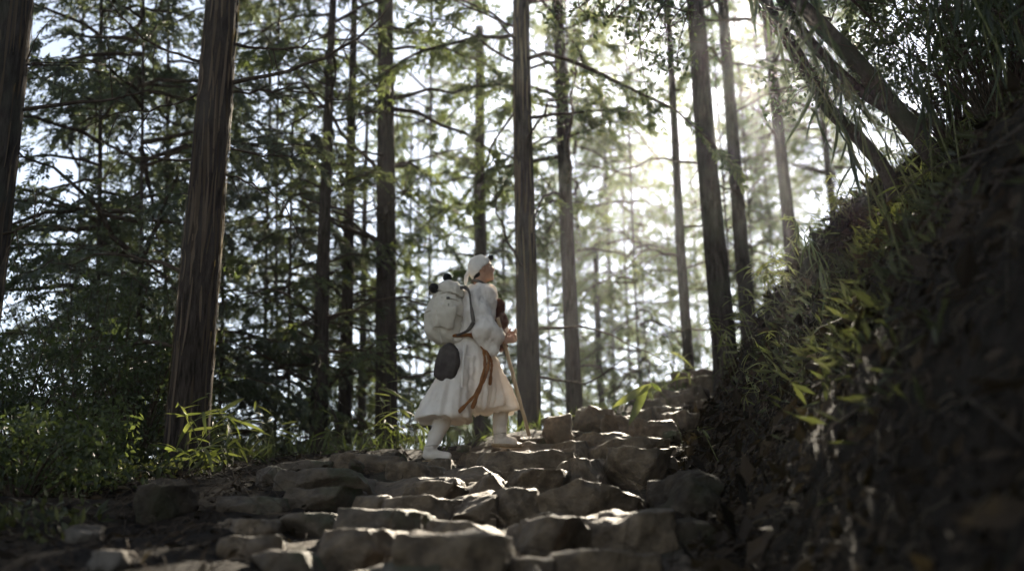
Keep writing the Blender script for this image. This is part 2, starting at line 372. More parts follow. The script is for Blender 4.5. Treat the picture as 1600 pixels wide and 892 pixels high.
def conifer_crown(seed, z0, z1, lmax, lmin, nb, twig_gap=.13, leaf=.085, leafw=.028, mat='hinoki', droop=.35, per=9, shape=1.0, bare=.2):
    """whorls of branches carrying flat drooping sprays; one mesh of twigs and leaf faces"""
    r = np.random.default_rng(seed); tub, LB, LA, LN, LL = [], [], [], [], []
    for b in range(nb):
        f = (b + r.uniform(-1.5, 1.5)) / nb; f = min(max(f, 0), 1); z = z0 + (z1 - z0) * f
        L = (lmin + (lmax - lmin) * (1 - f) ** shape) * r.uniform(.4, 1.2); az = r.uniform(0, 6.283)
        h = np.array([math.cos(az), math.sin(az), 0]); t = np.linspace(0, 1, 9)
        up = r.uniform(-.15, .55); dr = droop * r.uniform(.3, 1.9)
        P = h * (L * t)[:, None] + np.array([0, 0, 1.]) * (z + L * (up * t - dr * t * t))[:, None]
        P[1:] += r.normal(size=(8, 3)) * .025 * L * .5
        tub.append(tube(P, np.linspace(.012 + .008 * L, .004, 9), 4))
        n = max(4, int(L * (1 - bare) / twig_gap)) * 2
        tt = bare + (1 - bare) * r.random(n); side = np.where(np.arange(n) % 2 == 0, 1., -1.)
        kk = np.minimum((tt * 8).astype(int), 7); fr = tt * 8 - kk
        B = P[kk] * (1 - fr)[:, None] + P[kk + 1] * fr[:, None]; D = unit(P[kk + 1] - P[kk])
        lat = unit(np.cross(D, [0, 0, 1.]))
        tl = (L * .28 * (1.15 - tt) + .12) * r.uniform(.6, 1.2, n)
        TD = unit(D * .75 + lat * (side * r.uniform(.5, 1.0, n))[:, None] + np.array([0, 0, 1.]) * r.uniform(-.9, .2, n)[:, None])
        # leaves along each twig
        q = np.linspace(.1, 1.0, per)[None, :] + r.uniform(-.05, .05, (n, per))
        pos = B[:, None] + TD[:, None] * (tl[:, None] * q)[..., None] + np.array([0, 0, -1.]) * (.22 * tl[:, None] * q * q)[..., None]
        tn = unit(np.cross(TD, np.cross([0, 0, 1.], TD)) + r.normal(size=(n, 3)) * .35)
        for sd in (-1, 1):
            ax = unit(TD[:, None] + sd * .8 * np.cross(tn, TD)[:, None] + r.normal(size=(n, per, 3)) * .3 + np.array([0, 0, -.25]))
            LB.append(pos.reshape(-1, 3)); LA.append(ax.reshape(-1, 3))
            LN.append((np.repeat(tn[:, None], per, 1) + r.normal(size=(n, per, 3)) * .4).reshape(-1, 3)); LL.append((leaf * r.uniform(.6, 1.3, (n, per)) * (1.15 - .4 * q)).reshape(-1))
    tv, tf = join(tub); B = np.concatenate(LB); L_ = np.concatenate(LL)
    lv, lf = leaf_quads(B, np.concatenate(LA), np.concatenate(LN), L_, L_ / leaf * leafw)
    V, F = join([(tv, tf), (lv, lf)])
    return mk('crown', V, F, smooth=False, mats=[M['twig'], M[mat]], mi=np.r_[np.zeros(len(tf)), np.ones(len(lf))])

CROWN = dict(
    dense=[conifer_crown(500 + k, .3, 13, 3.0, 1.0, 84, twig_gap=.105, leaf=.075, leafw=.026, per=14, mat='hinoki', shape=.7, droop=.28) for k in range(3)],
    high=[conifer_crown(520 + k, 5.0, 15, 2.4, .9, 42, twig_gap=.15, leaf=.1, leafw=.034, per=11, mat='airy', shape=.6, bare=.3) for k in range(3)],
    airy=[conifer_crown(540 + k, 1.0, 13, 2.6, .8, 58, twig_gap=.17, leaf=.1, leafw=.032, per=10, mat='airy', shape=.7, bare=.3) for k in range(3)],
)
# places the sun reaches in the photograph: crowns turn so that their gaps let it through
LIT = [at(*p) for p in ((752, 402, 9.5), (745, 420, 9.5), (765, 430, 9.6), (740, 445, 9.5), (755, 450, 9.5), (770, 470, 9.5), (690, 450, 9.5), (790, 590, 9.6), (810, 625, 9.6), (660, 640, 9.5),
    (850, 756, 7.0), (920, 752, 7.0), (985, 752, 7.0), (800, 796, 6.2), (860, 794, 6.2), (930, 797, 6.2), (1010, 797, 6.2), (690, 806, 6.2), (750, 802, 6.2), (640, 775, 7.0), (730, 768, 7.0), (810, 762, 7.2), (700, 830, 5.3), (740, 832, 5.3), (900, 850, 5.2), (980, 842, 5.2),
    (840, 722, 8.5), (910, 712, 8.8), (980, 696, 9.0), (1030, 694, 9.0), (960, 676, 9.8), (1010, 655, 10.3), (1060, 640, 10.8), (800, 690, 10), (730, 700, 10), (1060, 690, 9),
    (1200, 475, 9.5), (1220, 470, 9.5), (1240, 450, 9.3), (1270, 400, 9.3), (1310, 330, 9.3), (1340, 300, 9.3), (1360, 280, 9.2), (330, 730, 8.7), (350, 715, 8.7), (375, 700, 8.9), (360, 660, 9.0),
    (330, 600, 9.2), (334, 520, 9.2), (340, 440, 9.2), (345, 360, 9.2), (350, 280, 9.2), (355, 200, 9.2), (330, 650, 9.2), (870, 620, 12.6), (910, 600, 13.4), (950, 590, 14.6), (620, 600, 10.6), (930, 650, 11), (990, 645, 11.2), (1040, 635, 11.6), (1070, 610, 12.4), (1000, 625, 11.8), (1090, 590, 13), (1000, 620, 8.6), (975, 625, 8.6), (990, 645, 8.6))]
LIT += [np.array(p) for p in ((0, 0, 0), (.22, 0, .1), (-.22, 0, -.1), (.1, 0, .32), (-.1, 0, -.3))]
LIT = np.array(LIT); SUNV = np.array(SUN)
_cs = {}
def leaf_centres(me):
    if me.name not in _cs:
        V = np.empty(len(me.vertices) * 3, np.float32); me.vertices.foreach_get('co', V); V = V.reshape(-1, 3)
        nl = sum(1 for p in me.polygons if p.material_index == 1); _cs[me.name] = V[-nl * 4:].reshape(-1, 4, 3).mean(1)[::5]
    return _cs[me.name]
def blocked(Pw):
    n = 0
    for q in LIT:
        d = Pw - q; t = d @ SUNV; e = (d * d).sum(1) - t * t
        n += min(int(((e < .011) & (t > .3)).sum()), 4)
    return n

def thinned(me, sc, Rm, off):
    """a copy of a crown that has lost the sprays standing in the sun's way"""
    V = np.empty(len(me.vertices) * 3, np.float32); me.vertices.foreach_get('co', V); V = V.reshape(-1, 3)
    F = np.empty(len(me.loops), np.int32); me.loops.foreach_get('vertex_index', F); F = F.reshape(-1, 4)
    mi = np.empty(len(F), np.int32); me.polygons.foreach_get('material_index', mi)
    W = (V[F].mean(1) * sc) @ Rm.T + off; hitm = np.zeros(len(F), bool)
    for q in LIT:
        d = W - q; t = d @ SUNV; hitm |= ((d * d).sum(1) - t * t < .026) & (t > .3)
    keep = ~(hitm & (mi == 1)); F = F[keep]; mi = mi[keep]
    idx, inv = np.unique(F, return_inverse=True)
    return mk('crown', V[idx], inv.reshape(-1, 4), smooth=False, mats=list(me.materials), mi=mi)

def px_tree(label, pb, pt, Y, crown=None, mat='bark', H=15., branches=(), dead=8, sides=14, amp=.06, group=None, cscale=1.0, cat='tree', seed=0, name='cedar_tree', zoff=0.0, dlen=1.6, shag=0):
    """tree whose trunk passes the photo points pb, pt = (px, py, width px) at distance Y"""
    a, b = at(pb[0], pb[1], Y), at(pt[0], pt[1], Y)
    ra, rb = pb[2] / FPX * Y / 2 * 1.0, pt[2] / FPX * Y / 2
    d = (b - a) / (b[2] - a[2])
    r = np.random.default_rng(seed + 900)
    zg = a[2]
    for _ in range(20):
        q = a + d * (zg - a[2]); zg = hz(q[0], q[1])
    base = a + d * (zg - .15 - a[2])
    t = thing(name, label, cat, loc=tuple(base), group=group)
    n = 60; zz = np.linspace(0, H, n); pts = d[None, :] * zz[:, None]
    sway = 0.02 * np.stack([vnoise(np.stack([zz * .35, 0 * zz + seed, 0 * zz], -1), 1), vnoise(np.stack([zz * .35, 0 * zz + seed, 0 * zz + 9], -1), 2), 0 * zz], -1)
    pts = pts + sway
    za, zb = a[2] - base[2], b[2] - base[2]
    rad = np.clip(ra + (rb - ra) * (zz - za) / (zb - za), .015, None)
    rad = np.where(zz > zb, rb * np.clip(1 - (zz - zb) / (H * 1.15 - zb), .05, 1), rad) * (1 + .16 * np.exp(-zz / .25))
    ob('trunk', trunk_mesh(pts, rad, seed + 10, sides, mat, amp), t)
    def on(z): return np.array([np.interp(z, zz, pts[:, i]) for i in range(3)])
    if shag:
        parts = []
        for k in range(shag):
            z = r.uniform(.1, H * .62); l = r.uniform(.25, .9); th = r.uniform(0, 6.28); m_ = 6; zs2 = z + np.linspace(0, l, m_)
            rr = np.interp(zs2, zz, rad); out = rr * 1.0 + .006 + np.array([.5, .1, 0, 0, .15, .8]) * r.uniform(.006, .03)
            th2 = th + np.linspace(0, r.normal() * .12, m_); c0 = np.stack([np.interp(zs2, zz, pts[:, i]) for i in range(3)], -1)
            P_ = c0 + np.stack([np.cos(th2) * out, np.sin(th2) * out, 0 * th2], -1); tn = np.stack([-np.sin(th2), np.cos(th2), 0 * th2], -1) * (np.array([.2, .8, 1, 1, .8, .25]) * r.uniform(.006, .016))[:, None]
            V_ = np.stack([P_ - tn, P_ + tn], 1).reshape(-1, 3); i_ = np.arange(m_ - 1)[:, None] * 2; parts.append((V_, np.concatenate([i_, i_ + 1, i_ + 3, i_ + 2], 1)))
        ob('bark_strips', mk('bark_strips', *join(parts), mats=[M['strip']]), t, kind='stuff')
    for k, (P, r0) in enumerate(branches):
        Q = np.array([at(*p) for p in P]) - base
        Q[0] = on(Q[0][2])
        ob('branch', branch_mesh(Q, r0, seed=seed + k, twigs=5, jit=.012), t)
    for k in range(dead):
        z = r.uniform(max(.8, za * .6), min(H * .7, zb + 2)); az = r.uniform(0, 6.28); l = dlen * r.uniform(.4, 1.1)
        h = np.array([math.cos(az), math.sin(az), 0]); o = on(z)
        Q = np.stack([o, o + h * l * .5 + [0, 0, l * r.uniform(-.05, .25)], o + h * l + [0, 0, l * r.uniform(-.3, .4)]])
        ob('branch', branch_mesh(Q, .012 + .006 * l, seed=seed * 7 + k, twigs=4, n=9, sides=5), t)
    if crown:
        kind, i, sc = crown
        tilt = Vector((0, 0, 1)).rotation_difference(Vector(d)); a0 = r.uniform(0, 6.28); best = None
        for k in range(10):
            for v in ((i, (i + 1) % 3) if k else (i,)):
                q = tilt @ Quaternion((0, 0, 1), a0 + k * .628)
                Pw = (leaf_centres(CROWN[kind][v]) * np.array([sc * cscale, sc * cscale, sc])) @ np.array(q.to_matrix()).T + base + np.array([0, 0, zoff])
                sc_b = blocked(Pw)
                if best is None or sc_b < best[0]: best = (sc_b, q, v)
                if sc_b == 0: break
            if best[0] == 0: break
        me = CROWN[kind][best[2]]
        if best[0] > 5: me = thinned(me, np.array([sc * cscale, sc * cscale, sc]), np.array(best[1].to_matrix()), base + np.array([0, 0, zoff]))
        c = ob('crown', me, t, loc=(0, 0, zoff), rot=best[1])
        c.scale = (sc * cscale, sc * cscale, sc)
    return t

px_tree('dark thick trunk cut by the picture edge beside pale sky', (-34, 420, 82), (14, 0, 76), 8.0, mat='bark_grey', dead=0, sides=28, seed=1, H=12, shag=260,
        branches=[([(30, 178, 8), (130, 160, 8.1), (200, 152, 8.2), (242, 134, 8.3)], .02), ([(40, 108, 8), (72, 101, 8.05)], .012), ([(0, 378, 8), (40, 352, 7.9), (64, 337, 7.9)], .014)])
px_tree('thick reddish trunk with sunlit shaggy bark edge above the bamboo grass', (295, 640, 66), (348, 0, 54), 9.3, dead=2, sides=40, seed=2, H=13, shag=420, amp=.07, crown=None,
        branches=[([(366, 134, 9.3), (430, 116, 9.3), (520, 84, 9.4), (592, 34, 9.6), (620, -20, 9.7)], .024),
                  ([(366, 68, 9.3), (450, 76, 9.5), (525, 54, 9.6)], .018), ([(362, 148, 9.3), (450, 142, 9.7), (560, 160, 10.2)], .014),
                  ([(320, 105, 9.3), (255, 76, 9.3), (190, 26, 9.2), (165, -20, 9.2)], .015), ([(312, 140, 9.3), (240, 170, 9.0), (160, 180, 8.8)], .012),
                  ([(305, 250, 9.3), (220, 245, 9.6), (150, 215, 9.9)], .013), ([(360, 228, 9.3), (430, 245, 9.8), (505, 240, 10.2)], .012),
                  ([(355, 262, 9.3), (400, 292, 9.2), (460, 320, 9.2)], .012)])
px_tree('straight dark trunk rising just behind the white backpack', (605, 640, 36), (603, 0, 27), 15.5, crown=('high', 0, 1.1), seed=3, dead=5, zoff=2.0,
        branches=[([(592, 282, 15.5), (530, 200, 15.3), (470, 122, 15.1), (430, 80, 15.0), (385, 0, 14.9)], .032), ([(590, 385, 15.5), (500, 336, 15.3), (430, 290, 15.1), (385, 240, 14.9)], .034),
                  ([(592, 380, 15.5), (530, 345, 15.9), (470, 340, 16.3)], .02), ([(594, 98, 15.5), (540, 45, 15.5), (500, -10, 15.5)], .025), ([(588, 520, 15.5), (500, 500, 15.1), (400, 470, 14.7)], .018),
                  ([(590, 575, 15.5), (500, 590, 15.1), (400, 575, 14.7), (345, 560, 14.5)], .018), ([(590, 450, 15.5), (520, 440, 15.8), (430, 420, 16.1)], .015)])
px_tree('tallest straight trunk directly in front of the walker', (828, 650, 37), (815, 0, 27), 13.6, crown=('high', 1, 1.1), seed=4, dead=6, sides=20, shag=200)
px_tree('straight trunk second to the walker, ending in lit bamboo grass', (893, 560, 25), (871, 0, 18), 16, crown=('high', 2, 1.1), seed=5, dead=8)
px_tree('slim trunk rising behind the walker\'s head', (753, 660, 25), (748, 0, 13), 21, crown=('airy', 0, 1.0), seed=6, dead=10, zoff=2.0)
px_tree('broad grey trunk at the top of the path where the bank begins', (1129, 510, 40), (1085, 0, 28), 14.5, crown=('high', 0, 1.1), seed=7, dead=5, sides=20, mat='bark_grey')
px_tree('trunk crossing the sun, behind the broad grey trunk', (1164, 450, 25), (1130, 0, 19), 18, crown=('high', 1, 1.1), seed=8, dead=6, mat='bark_grey')
px_tree('trunk standing behind the crest of the bank under the curved tree', (1233, 360, 22), (1210, 130, 18), 19, crown=('high', 2, 1.0), seed=9, dead=7)
px_tree('thin trunk against white sky left of the broad grey trunk', (1073, 520, 17), (1050, 120, 11), 17.5, crown=('airy', 1, .6), seed=10, dead=10, zoff=10.0)
px_tree('very thin sapling trunk against the brightest sky', (937, 555, 10), (924, 220, 8), 26, crown=('airy', 2, .7), seed=11, dead=8, H=11, zoff=3)
px_tree('slender trunk with many dead branches left of the paired trunks\' gap', (497, 700, 29), (516, 150, 15), 14.5, crown=('high', 1, .75), seed=12, dead=18, dlen=2.2)
px_tree('slender trunk between the dead-branched one and the straight dark one', (537, 700, 24), (550, 160, 14), 16.5, crown=('high', 2, .8), seed=13, dead=14, dlen=2.0)
px_tree('thinnest trunk tucked close beside the straight dark trunk', (563, 690, 14), (568, 430, 10), 21, crown=('airy', 0, .9), seed=14, dead=10, zoff=2)
px_tree('thin trunk just showing above the crest of the bank', (1299, 300, 12), (1291, 240, 11), 24, crown=('airy', 1, .9), seed=15, dead=6, zoff=3)
GAPS = [(295, 'left of the thick reddish trunk'), (497, 'between the thick reddish trunk and the dead-branched trunk'), (605, 'between the dead-branched and the straight dark trunk'), (753, 'between the straight dark trunk and the walker\'s head'),
        (828, 'between the walker\'s head and the tallest trunk'), (893, 'between the tallest trunk and its thinner neighbour'), (1073, 'in the brightest gap left of the thin trunk'), (1129, 'between the thin trunk and the broad grey trunk'), (1235, 'just right of the broad grey trunk'), (9999, 'above the crest of the bank')]
def gap(px): return next(g for x, g in GAPS if px < x)
# leafy cypresses on the falling slope to the left
DENSE = [('bushy dark cypress filling the gap left of the thick reddish trunk', 150, 13.0, 1.0), ('sunlit pale green cypress low beside the cut-off trunk', 40, 21.0, .62), ('tall dark cypress behind the thick reddish trunk', 255, 15.5, 1.1),
         ('dark cypress with layered sprays right of the thick reddish trunk', 415, 18.0, 1.1), ('far cypress behind the slender dead-branched trunks', 545, 25.0, 1.15), ('low cypress crown under the layered sprays, near the path edge', 330, 21.0, .9)]
for k, (lab, px, Y_, sc) in enumerate(DENSE):
    px_tree(lab, (px, 600, 9 * 13 / Y_), (px + 8, 0, 6 * 13 / Y_), Y_, crown=('dense', k % 3, sc), seed=30 + k, dead=0, name='cypress_tree', H=13.5 * sc, sides=10)
for k, (px, Y_, sc) in enumerate([(215, 12.2, .95), (430, 16.5, 1.0), (120, 16.5, 1.0), (200, 20, 1.1), (345, 14.0, .62), (450, 15.0, .6), (470, 22, 1.1), (610, 30, 1.2), (160, 17.5, .75)]):
    px_tree('dark leafy cypress ' + gap(px), (px, 600, 6 * 13 / Y_), (px + 8, 0, 4 * 13 / Y_), Y_, crown=('dense', (k + 1) % 3, sc), seed=40 + k, dead=0, name='cypress_tree', H=13.5 * sc, sides=10, group='cypresses packed on the falling slope')
# cypresses added beside and behind the view to shade the bank and near ground
for k, (x, y, sc, zo, lab) in enumerate([(4.6, 3.6, .9, 2.2, 'added shade cypress whose sprays overhang the top corner of the bank'), (6.8, 7.5, 1.0, 2.0, 'added shade cypress higher on the bank beyond the corner bamboo'), (3.6, -.5, .9, 2.6, 'added shade cypress on the bank beside the viewpoint'), (5.2, .6, 1.0, 1.2, 'added shade cypress on the bank outside the picture, second from the viewpoint'), (2.6, -3.4, .95, 2.2, 'added shade cypress behind the viewpoint at the foot of the bank'), (4.6, 5.6, .85, 2.0, 'added shade cypress overhanging the middle of the bank'), (6.2, 10.4, 1.0, 1.5, 'added shade cypress on the bank beyond the forked trunk'), (-5.2, 3.6, .95, 3.0, 'added cypress shading the leaf litter beside the path'), (-4.4, -.5, .9, 3.0, 'added shade cypress behind the shaded litter near the viewpoint')]):
    t = thing('cypress_tree', lab, 'tree', loc=(x, y, hz(x, y) - .1)); zz = np.linspace(0, 13, 30)
    ob('trunk', trunk_mesh(np.stack([0 * zz, 0 * zz, zz], -1), np.linspace(.2, .05, 30), 900 + k), t)
    c_ = ob('crown', CROWN['dense'][k % 3], t, loc=(0, 0, zo)); c_.scale = (sc, sc, sc)
# hazier trees beyond, down the slope
FAR = [(985, 35), (1220, 35), (670, 22), (900, 23), (1000, 25), (790, 28), (1150, 24), (640, 26), (700, 34), (800, 40), (860, 29), (960, 33), (1010, 42), (1120, 36), (1190, 30), (1250, 40), (480, 34), (200, 30), (1330, 36)]
for k, (px, Y_) in enumerate(FAR):
    low = 1000 < px < 1250 and Y_ < 27                       # trees kept short here so that the sun passes over them
    sc_ = (.72 if Y_ < 32 else 1.25) if low else 1.1 + .3 * random.random()
    px_tree('hazy slender tree ' + gap(px), (px, 600, 4), (px + (700 - px) * .09, 0, 3), Y_, crown=('airy', k % 3, sc_), seed=60 + k, dead=0,
            group='hazy trees far down the slope', H=13.5 * sc_ + 2, sides=8, name='slender_tree', zoff=(2.0 if Y_ < 32 else 5.0) if low else 3.5 + 5 * (k % 3 == 0))

for k in range(14):
    px = 640 + 52 * k + random.uniform(-12, 12); Y_ = random.uniform(46, 75); sc_ = random.uniform(1.7, 2.3) * (.9 if 1000 < px < 1250 else 1)
    px_tree('pale farthest treetop ' + gap(px), (px, 600, 4), (px + (700 - px) * .09, 0, 3), Y_, crown=('airy', k % 3, sc_), seed=600 + k, dead=0, group='farthest row of pale treetops',
            H=13.5 * sc_ + 10, sides=6, name='slender_tree', zoff=9.0 + Y_ * .12)

# curved broadleaf trees on the bank
def leaf_cluster(r, c, rad, n, leaf, w):
    p = unit(r.normal(size=(n, 3))) * (rad * r.random(n) ** .5)[:, None] * np.array([1, 1, .7]) + c
    ax = unit(r.normal(size=(n, 3)) + np.array([0, 0, -.35])); L_ = leaf * r.uniform(.6, 1.3, n)
    return leaf_quads(p, ax, r.normal(size=(n, 3)) + np.array([0, 0, 1.]), L_, L_ * w)
def curved_tree(label, stems, clusters, seed, leafn=170, name='broadleaf_tree'):
    r = np.random.default_rng(seed)
    st = [(np.array([at(*p) for p in P]), w) for P, w in stems]
    base = st[0][0][0].copy(); base[2] = hz(base[0], base[1]) - .1
    t = thing(name, label, 'tree', loc=tuple(base))
    for k, (P, w) in enumerate(st):
        P = P - base
        if k == 0: P = np.concatenate([[np.zeros(3)], P])
        Q = spline(P, 40); ob('trunk', trunk_mesh(Q, np.linspace(w[0], w[1], 40), seed + k, 14, 'bark_smooth', .05), t)
    tops = [P[-1] - base for P, _ in st]; tw, lv = [], []
    for c in clusters:
        c = at(*c[:3]) - base
        a = min(tops, key=lambda q: np.linalg.norm(q - c))
        Q = np.stack([a, (a + c) / 2 + r.normal(size=3) * .15, c]); Q = spline(Q, 10); tw.append(tube(Q, np.linspace(.018, .005, 10), 5))
        for _ in range(6):
            e = c + r.normal(size=3) * .22; tw.append(tube(spline(np.stack([c, (c + e) / 2 + r.normal(size=3) * .03, e]), 5), np.linspace(.005, .0015, 5), 4))
            lv.append(leaf_cluster(r, e, .17, leafn // 6, .055, .45))
    tv = join(tw); lf = join(lv); V, F = join([tv, lf])
    ob('crown', mk('crown', V, F, smooth=False, mats=[M['twig'], M['broad']], mi=np.r_[np.zeros(len(tv[1])), np.ones(len(lf[1]))]), t)
curved_tree('slim curved trunk leaning out from the bank crest toward the sun', [([(1392, 285, 8.6), (1350, 225, 8.6), (1292, 166, 8.5), (1252, 96, 8.4), (1207, 25, 8.3), (1180, -40, 8.2), (1120, -160, 8.2)], (.062, .042))],
            [(905, 12, 8.6), (950, 28, 8.8), (1000, 20, 9.0), (1040, 45, 9.2), (1075, 20, 8.8), (960, -30, 8.6), (1030, -30, 8.6), (1000, 75, 9.5), (1020, -70, 8.4), (1100, -80, 8.3)], 71)
curved_tree('thick forked dark trunk leaning from the shaded top of the bank', [([(1492, 285, 7.4), (1442, 222, 7.4), (1400, 172, 7.4), (1345, 105, 7.3), (1287, 45, 7.2), (1222, -20, 7.1), (1120, -140, 7.0)], (.082, .05)),
            ([(1405, 180, 7.4), (1348, 145, 7.45), (1290, 92, 7.5), (1240, 30, 7.6), (1205, -40, 7.7), (1180, -180, 7.7)], (.04, .034))],
            [(1255, 110, 8), (1285, 128, 8), (1300, 30, 7.6), (1360, 30, 7.4), (1400, 10, 7.2), (1330, -20, 7.2), (1250, -50, 7.4), (1420, 90, 7.3), (1180, -90, 7), (1300, -110, 7), (1400, -80, 6.8), (1500, -60, 6.6), (1560, 20, 6.4), (1480, 20, 6.8)], 72, leafn=200)

# ------------------------------------------------------------------ bamboo grass
def blade_mesh(name, L, W, droop, mat, fold=.25, n=7):
    t = np.linspace(0, 1, n); w = W * np.sin(np.pi * np.clip(t * .93 + .04, 0, 1)) ** .75 * (1 - .35 * t); w[-1] = .0008
    x = L * (t - .12 * droop * t * t); z = -L * droop * t ** 2
    V = np.stack([np.stack([x, w / 2, z + fold * w / 2], -1), np.stack([x, 0 * t, z], -1), np.stack([x, -w / 2, z + fold * w / 2], -1)], 1).reshape(-1, 3)
    i = np.arange(n - 1)[:, None] * 3 + np.arange(2)[None, :]
    return mk(name, V, np.stack([i, i + 3, i + 4, i + 1], -1).reshape(-1, 4), mats=[M[mat]])
BL = dict(sasa=[blade_mesh('leaf', l, w, d, 'sasa') for l, w, d in ((.24, .034, .2), (.3, .03, .45), (.2, .03, .1), (.34, .04, .7), (.17, .024, .3))],
          bamboo=[blade_mesh('leaf', l, w, d, 'bamboo') for l, w, d in ((.26, .026, .3), (.32, .03, .6), (.2, .024, .2), (.36, .032, .8))])
def orient(d, roll=0.0):
    d = Vector(d).normalized(); x = d; y = Vector((0, 0, 1)).cross(x)
    y = y.normalized() if y.length > 1e-3 else Vector((0, 1, 0))
    z = x.cross(y); return Matrix((x, y, z)).transposed().to_quaternion() @ Quaternion((1, 0, 0), roll)
def grass_clump(label, px, py, Y=None, stems=4, height=.5, leaves=5, kind='sasa', spread=.2, scale=1.0, seed=0, lean=(0, 0, 0), group=None, name='bamboo_grass', cat='bamboo grass', hang=0.0):
    r = np.random.default_rng(seed)
    p = hit(px, py) if Y is None else at(px, py, Y)
    p[2] = hz(p[0], p[1]) - .02
    t = thing(name, label, cat, loc=tuple(p), group=group); t['kind'] = 'thing'
    for k in range(stems):
        o = np.array([r.normal() * spread, r.normal() * spread * .6, 0]); o[2] = hz(p[0] + o[0], p[1] + o[1]) - p[2] - .02
        l = height * r.uniform(.6, 1.2); top = o + np.array([r.normal() * .25 * l, r.normal() * .25 * l, l]) + np.array(lean) * l
        Q = spline(np.stack([o, (o + top) / 2 + r.normal(size=3) * .03 + np.array([0, 0, .1 * l]), top]), 8)
        ob('stem', mk('stem', *tube(Q, np.linspace(.0045, .0018, 8) * (1 + height * .3), 5), mats=[M['stem']]), t)
        for j in range(leaves):
            f = r.uniform(.45, 1.0) if j else 1.0; q = np.array([np.interp(f * 7, np.arange(8), Q[:, i]) for i in range(3)])
            az = r.uniform(0, 6.28); el = r.uniform(-.5, .5) - hang
            d = (math.cos(az) * math.cos(el), math.sin(az) * math.cos(el), math.sin(el))
            b = ob('leaf', BL[kind][r.integers(len(BL[kind]))], t, loc=tuple(q), rot=orient(d, r.normal() * .5)); s = scale * r.uniform(.7, 1.15); b.scale = (s, s, s)
    return t
G = [  # label, px, py, Y, stems, height, leaves, spread, scale, lean
    ('sunlit bamboo grass clump beside the dark angular boulder', 330, 752, 8.6, 7, .26, 5, .16, 1.0, (.1, 0, 0)),
    ('sunlit bamboo grass at the foot of the thick reddish trunk', 375, 735, 8.9, 5, .35, 5, .14, .95, (0, 0, 0)),
    ('shaded bamboo grass in front of the thick reddish trunk', 285, 735, 8.7, 6, .5, 5, .2, 1.0, (-.2, 0, 0)),
    ('tall thin bamboo grass stems with a twin leaf right of the reddish trunk', 420, 725, 9.1, 3, .55, 3, .12, .9, (-.3, 0, 0)),
    ('bamboo grass at the drop edge below the slender dead-branched trunk', 470, 728, 9.9, 4, .3, 5, .2, .9, (0, 0, 0)),
    ('bamboo grass at the drop edge left of the walker, lower clump', 570, 715, 10.4, 5, .4, 5, .18, .9, (.2, 0, 0)),
    ('tall bamboo grass rising right behind the walker\'s back', 612, 710, 10.6, 6, .65, 5, .15, 1.0, (.05, 0, 0)),
    ('bamboo grass drooping toward the walker\'s rear foot', 640, 705, 10.9, 4, .45, 5, .15, .95, (.1, 0, 0)),
    ('pale bamboo grass between the walker\'s legs and the trunk', 715, 690, 11.6, 4, .3, 4, .2, .9, (0, 0, 0)),
    ('lit bamboo grass spilling over the path edge beside the tallest trunk', 865, 640, 12.6, 6, .5, 6, .22, 1.0, (.1, 0, 0)),
    ('lit bamboo grass below the trunk second to the walker', 905, 620, 13.4, 6, .55, 6, .25, 1.0, (0, 0, 0)),
    ('lit bamboo grass at the bend of the path under the thin sapling', 945, 600, 14.6, 5, .6, 5, .25, 1.0, (0, 0, 0)),
    ('bamboo grass behind the bend of the path, under the thin trunk', 1060, 575, 15.6, 5, .55, 5, .3, 1.0, (0, 0, 0)),
    ('pale bamboo grass wrapped round the foot of the broad grey trunk', 1120, 560, 13.6, 6, .6, 5, .25, 1.0, (-.1, 0, 0)),
    ('bamboo grass arching from the bank toward the broad grey trunk', 1185, 545, None, 8, .5, 10, .18, 0.65, (-.4, -.1, .1)),
    ('brightest sunlit yellow-green bamboo grass on the edge of the bank', 1225, 480, None, 8, .32, 10, .12, 0.62, (-.5, -.1, .1)),
    ('sunlit bamboo grass on the bank just above the brightest clump', 1255, 420, None, 9, .35, 10, .16, 0.56, (-.4, 0, .1)),
    ('dense sunlit bamboo grass below the slim curved trunk', 1320, 345, None, 10, .35, 11, .2, 0.50, (-.3, 0, .1)),
    ('dense sunlit bamboo grass at the base of the slim curved trunk', 1360, 300, None, 9, .35, 11, .2, 0.50, (-.3, 0, .1)),
    ('shaded bamboo grass on the bank right of the curved trunks', 1440, 320, None, 8, .35, 10, .25, 0.56, (-.2, -.2, 0)),
    ('thin shaded bamboo grass low on the bank above the mossy boulder', 1195, 610, None, 7, .25, 9, .15, 0.46, (-.4, -.2, 0)),
]
for k, (lab, px, py, Y_, st, h, lv, sp, sc, ln) in enumerate(G):
    grass_clump(lab, px, py, Y_, st, h, lv, 'sasa', sp, sc, seed=200 + k, lean=ln)
# the single sprig with three broad leaves over the steps
r0 = hit(1068, 700); t = thing('bamboo_grass', 'single bamboo grass sprig with three broad bright leaves over the steps', 'bamboo grass', loc=tuple(r0)); t['kind'] = 'thing'
yy = r0[1] - .15
Q = spline(np.array([r0, at(1055, 650, yy), at(1037, 618, yy), at(1022, 599, yy)]) - r0, 10)
ob('stem', mk('stem', *tube(Q, np.linspace(.004, .002, 10), 5), mats=[M['stem']]), t)
for (a, b, w) in (((1020, 600), (957, 637), .09), ((1012, 602), (984, 664), .09), ((1016, 598), (1034, 614), .045)):
    a = at(*a, yy); b = at(*b, yy - .03); me = blade_mesh('leaf', float(np.linalg.norm(b - a)), w, .12, 'sasa', fold=.3)
    ob('leaf', me, t, loc=tuple(a - r0), rot=orient(b - a + np.array([0, 0, .02]), -1.35 if w > .05 else -1.2))
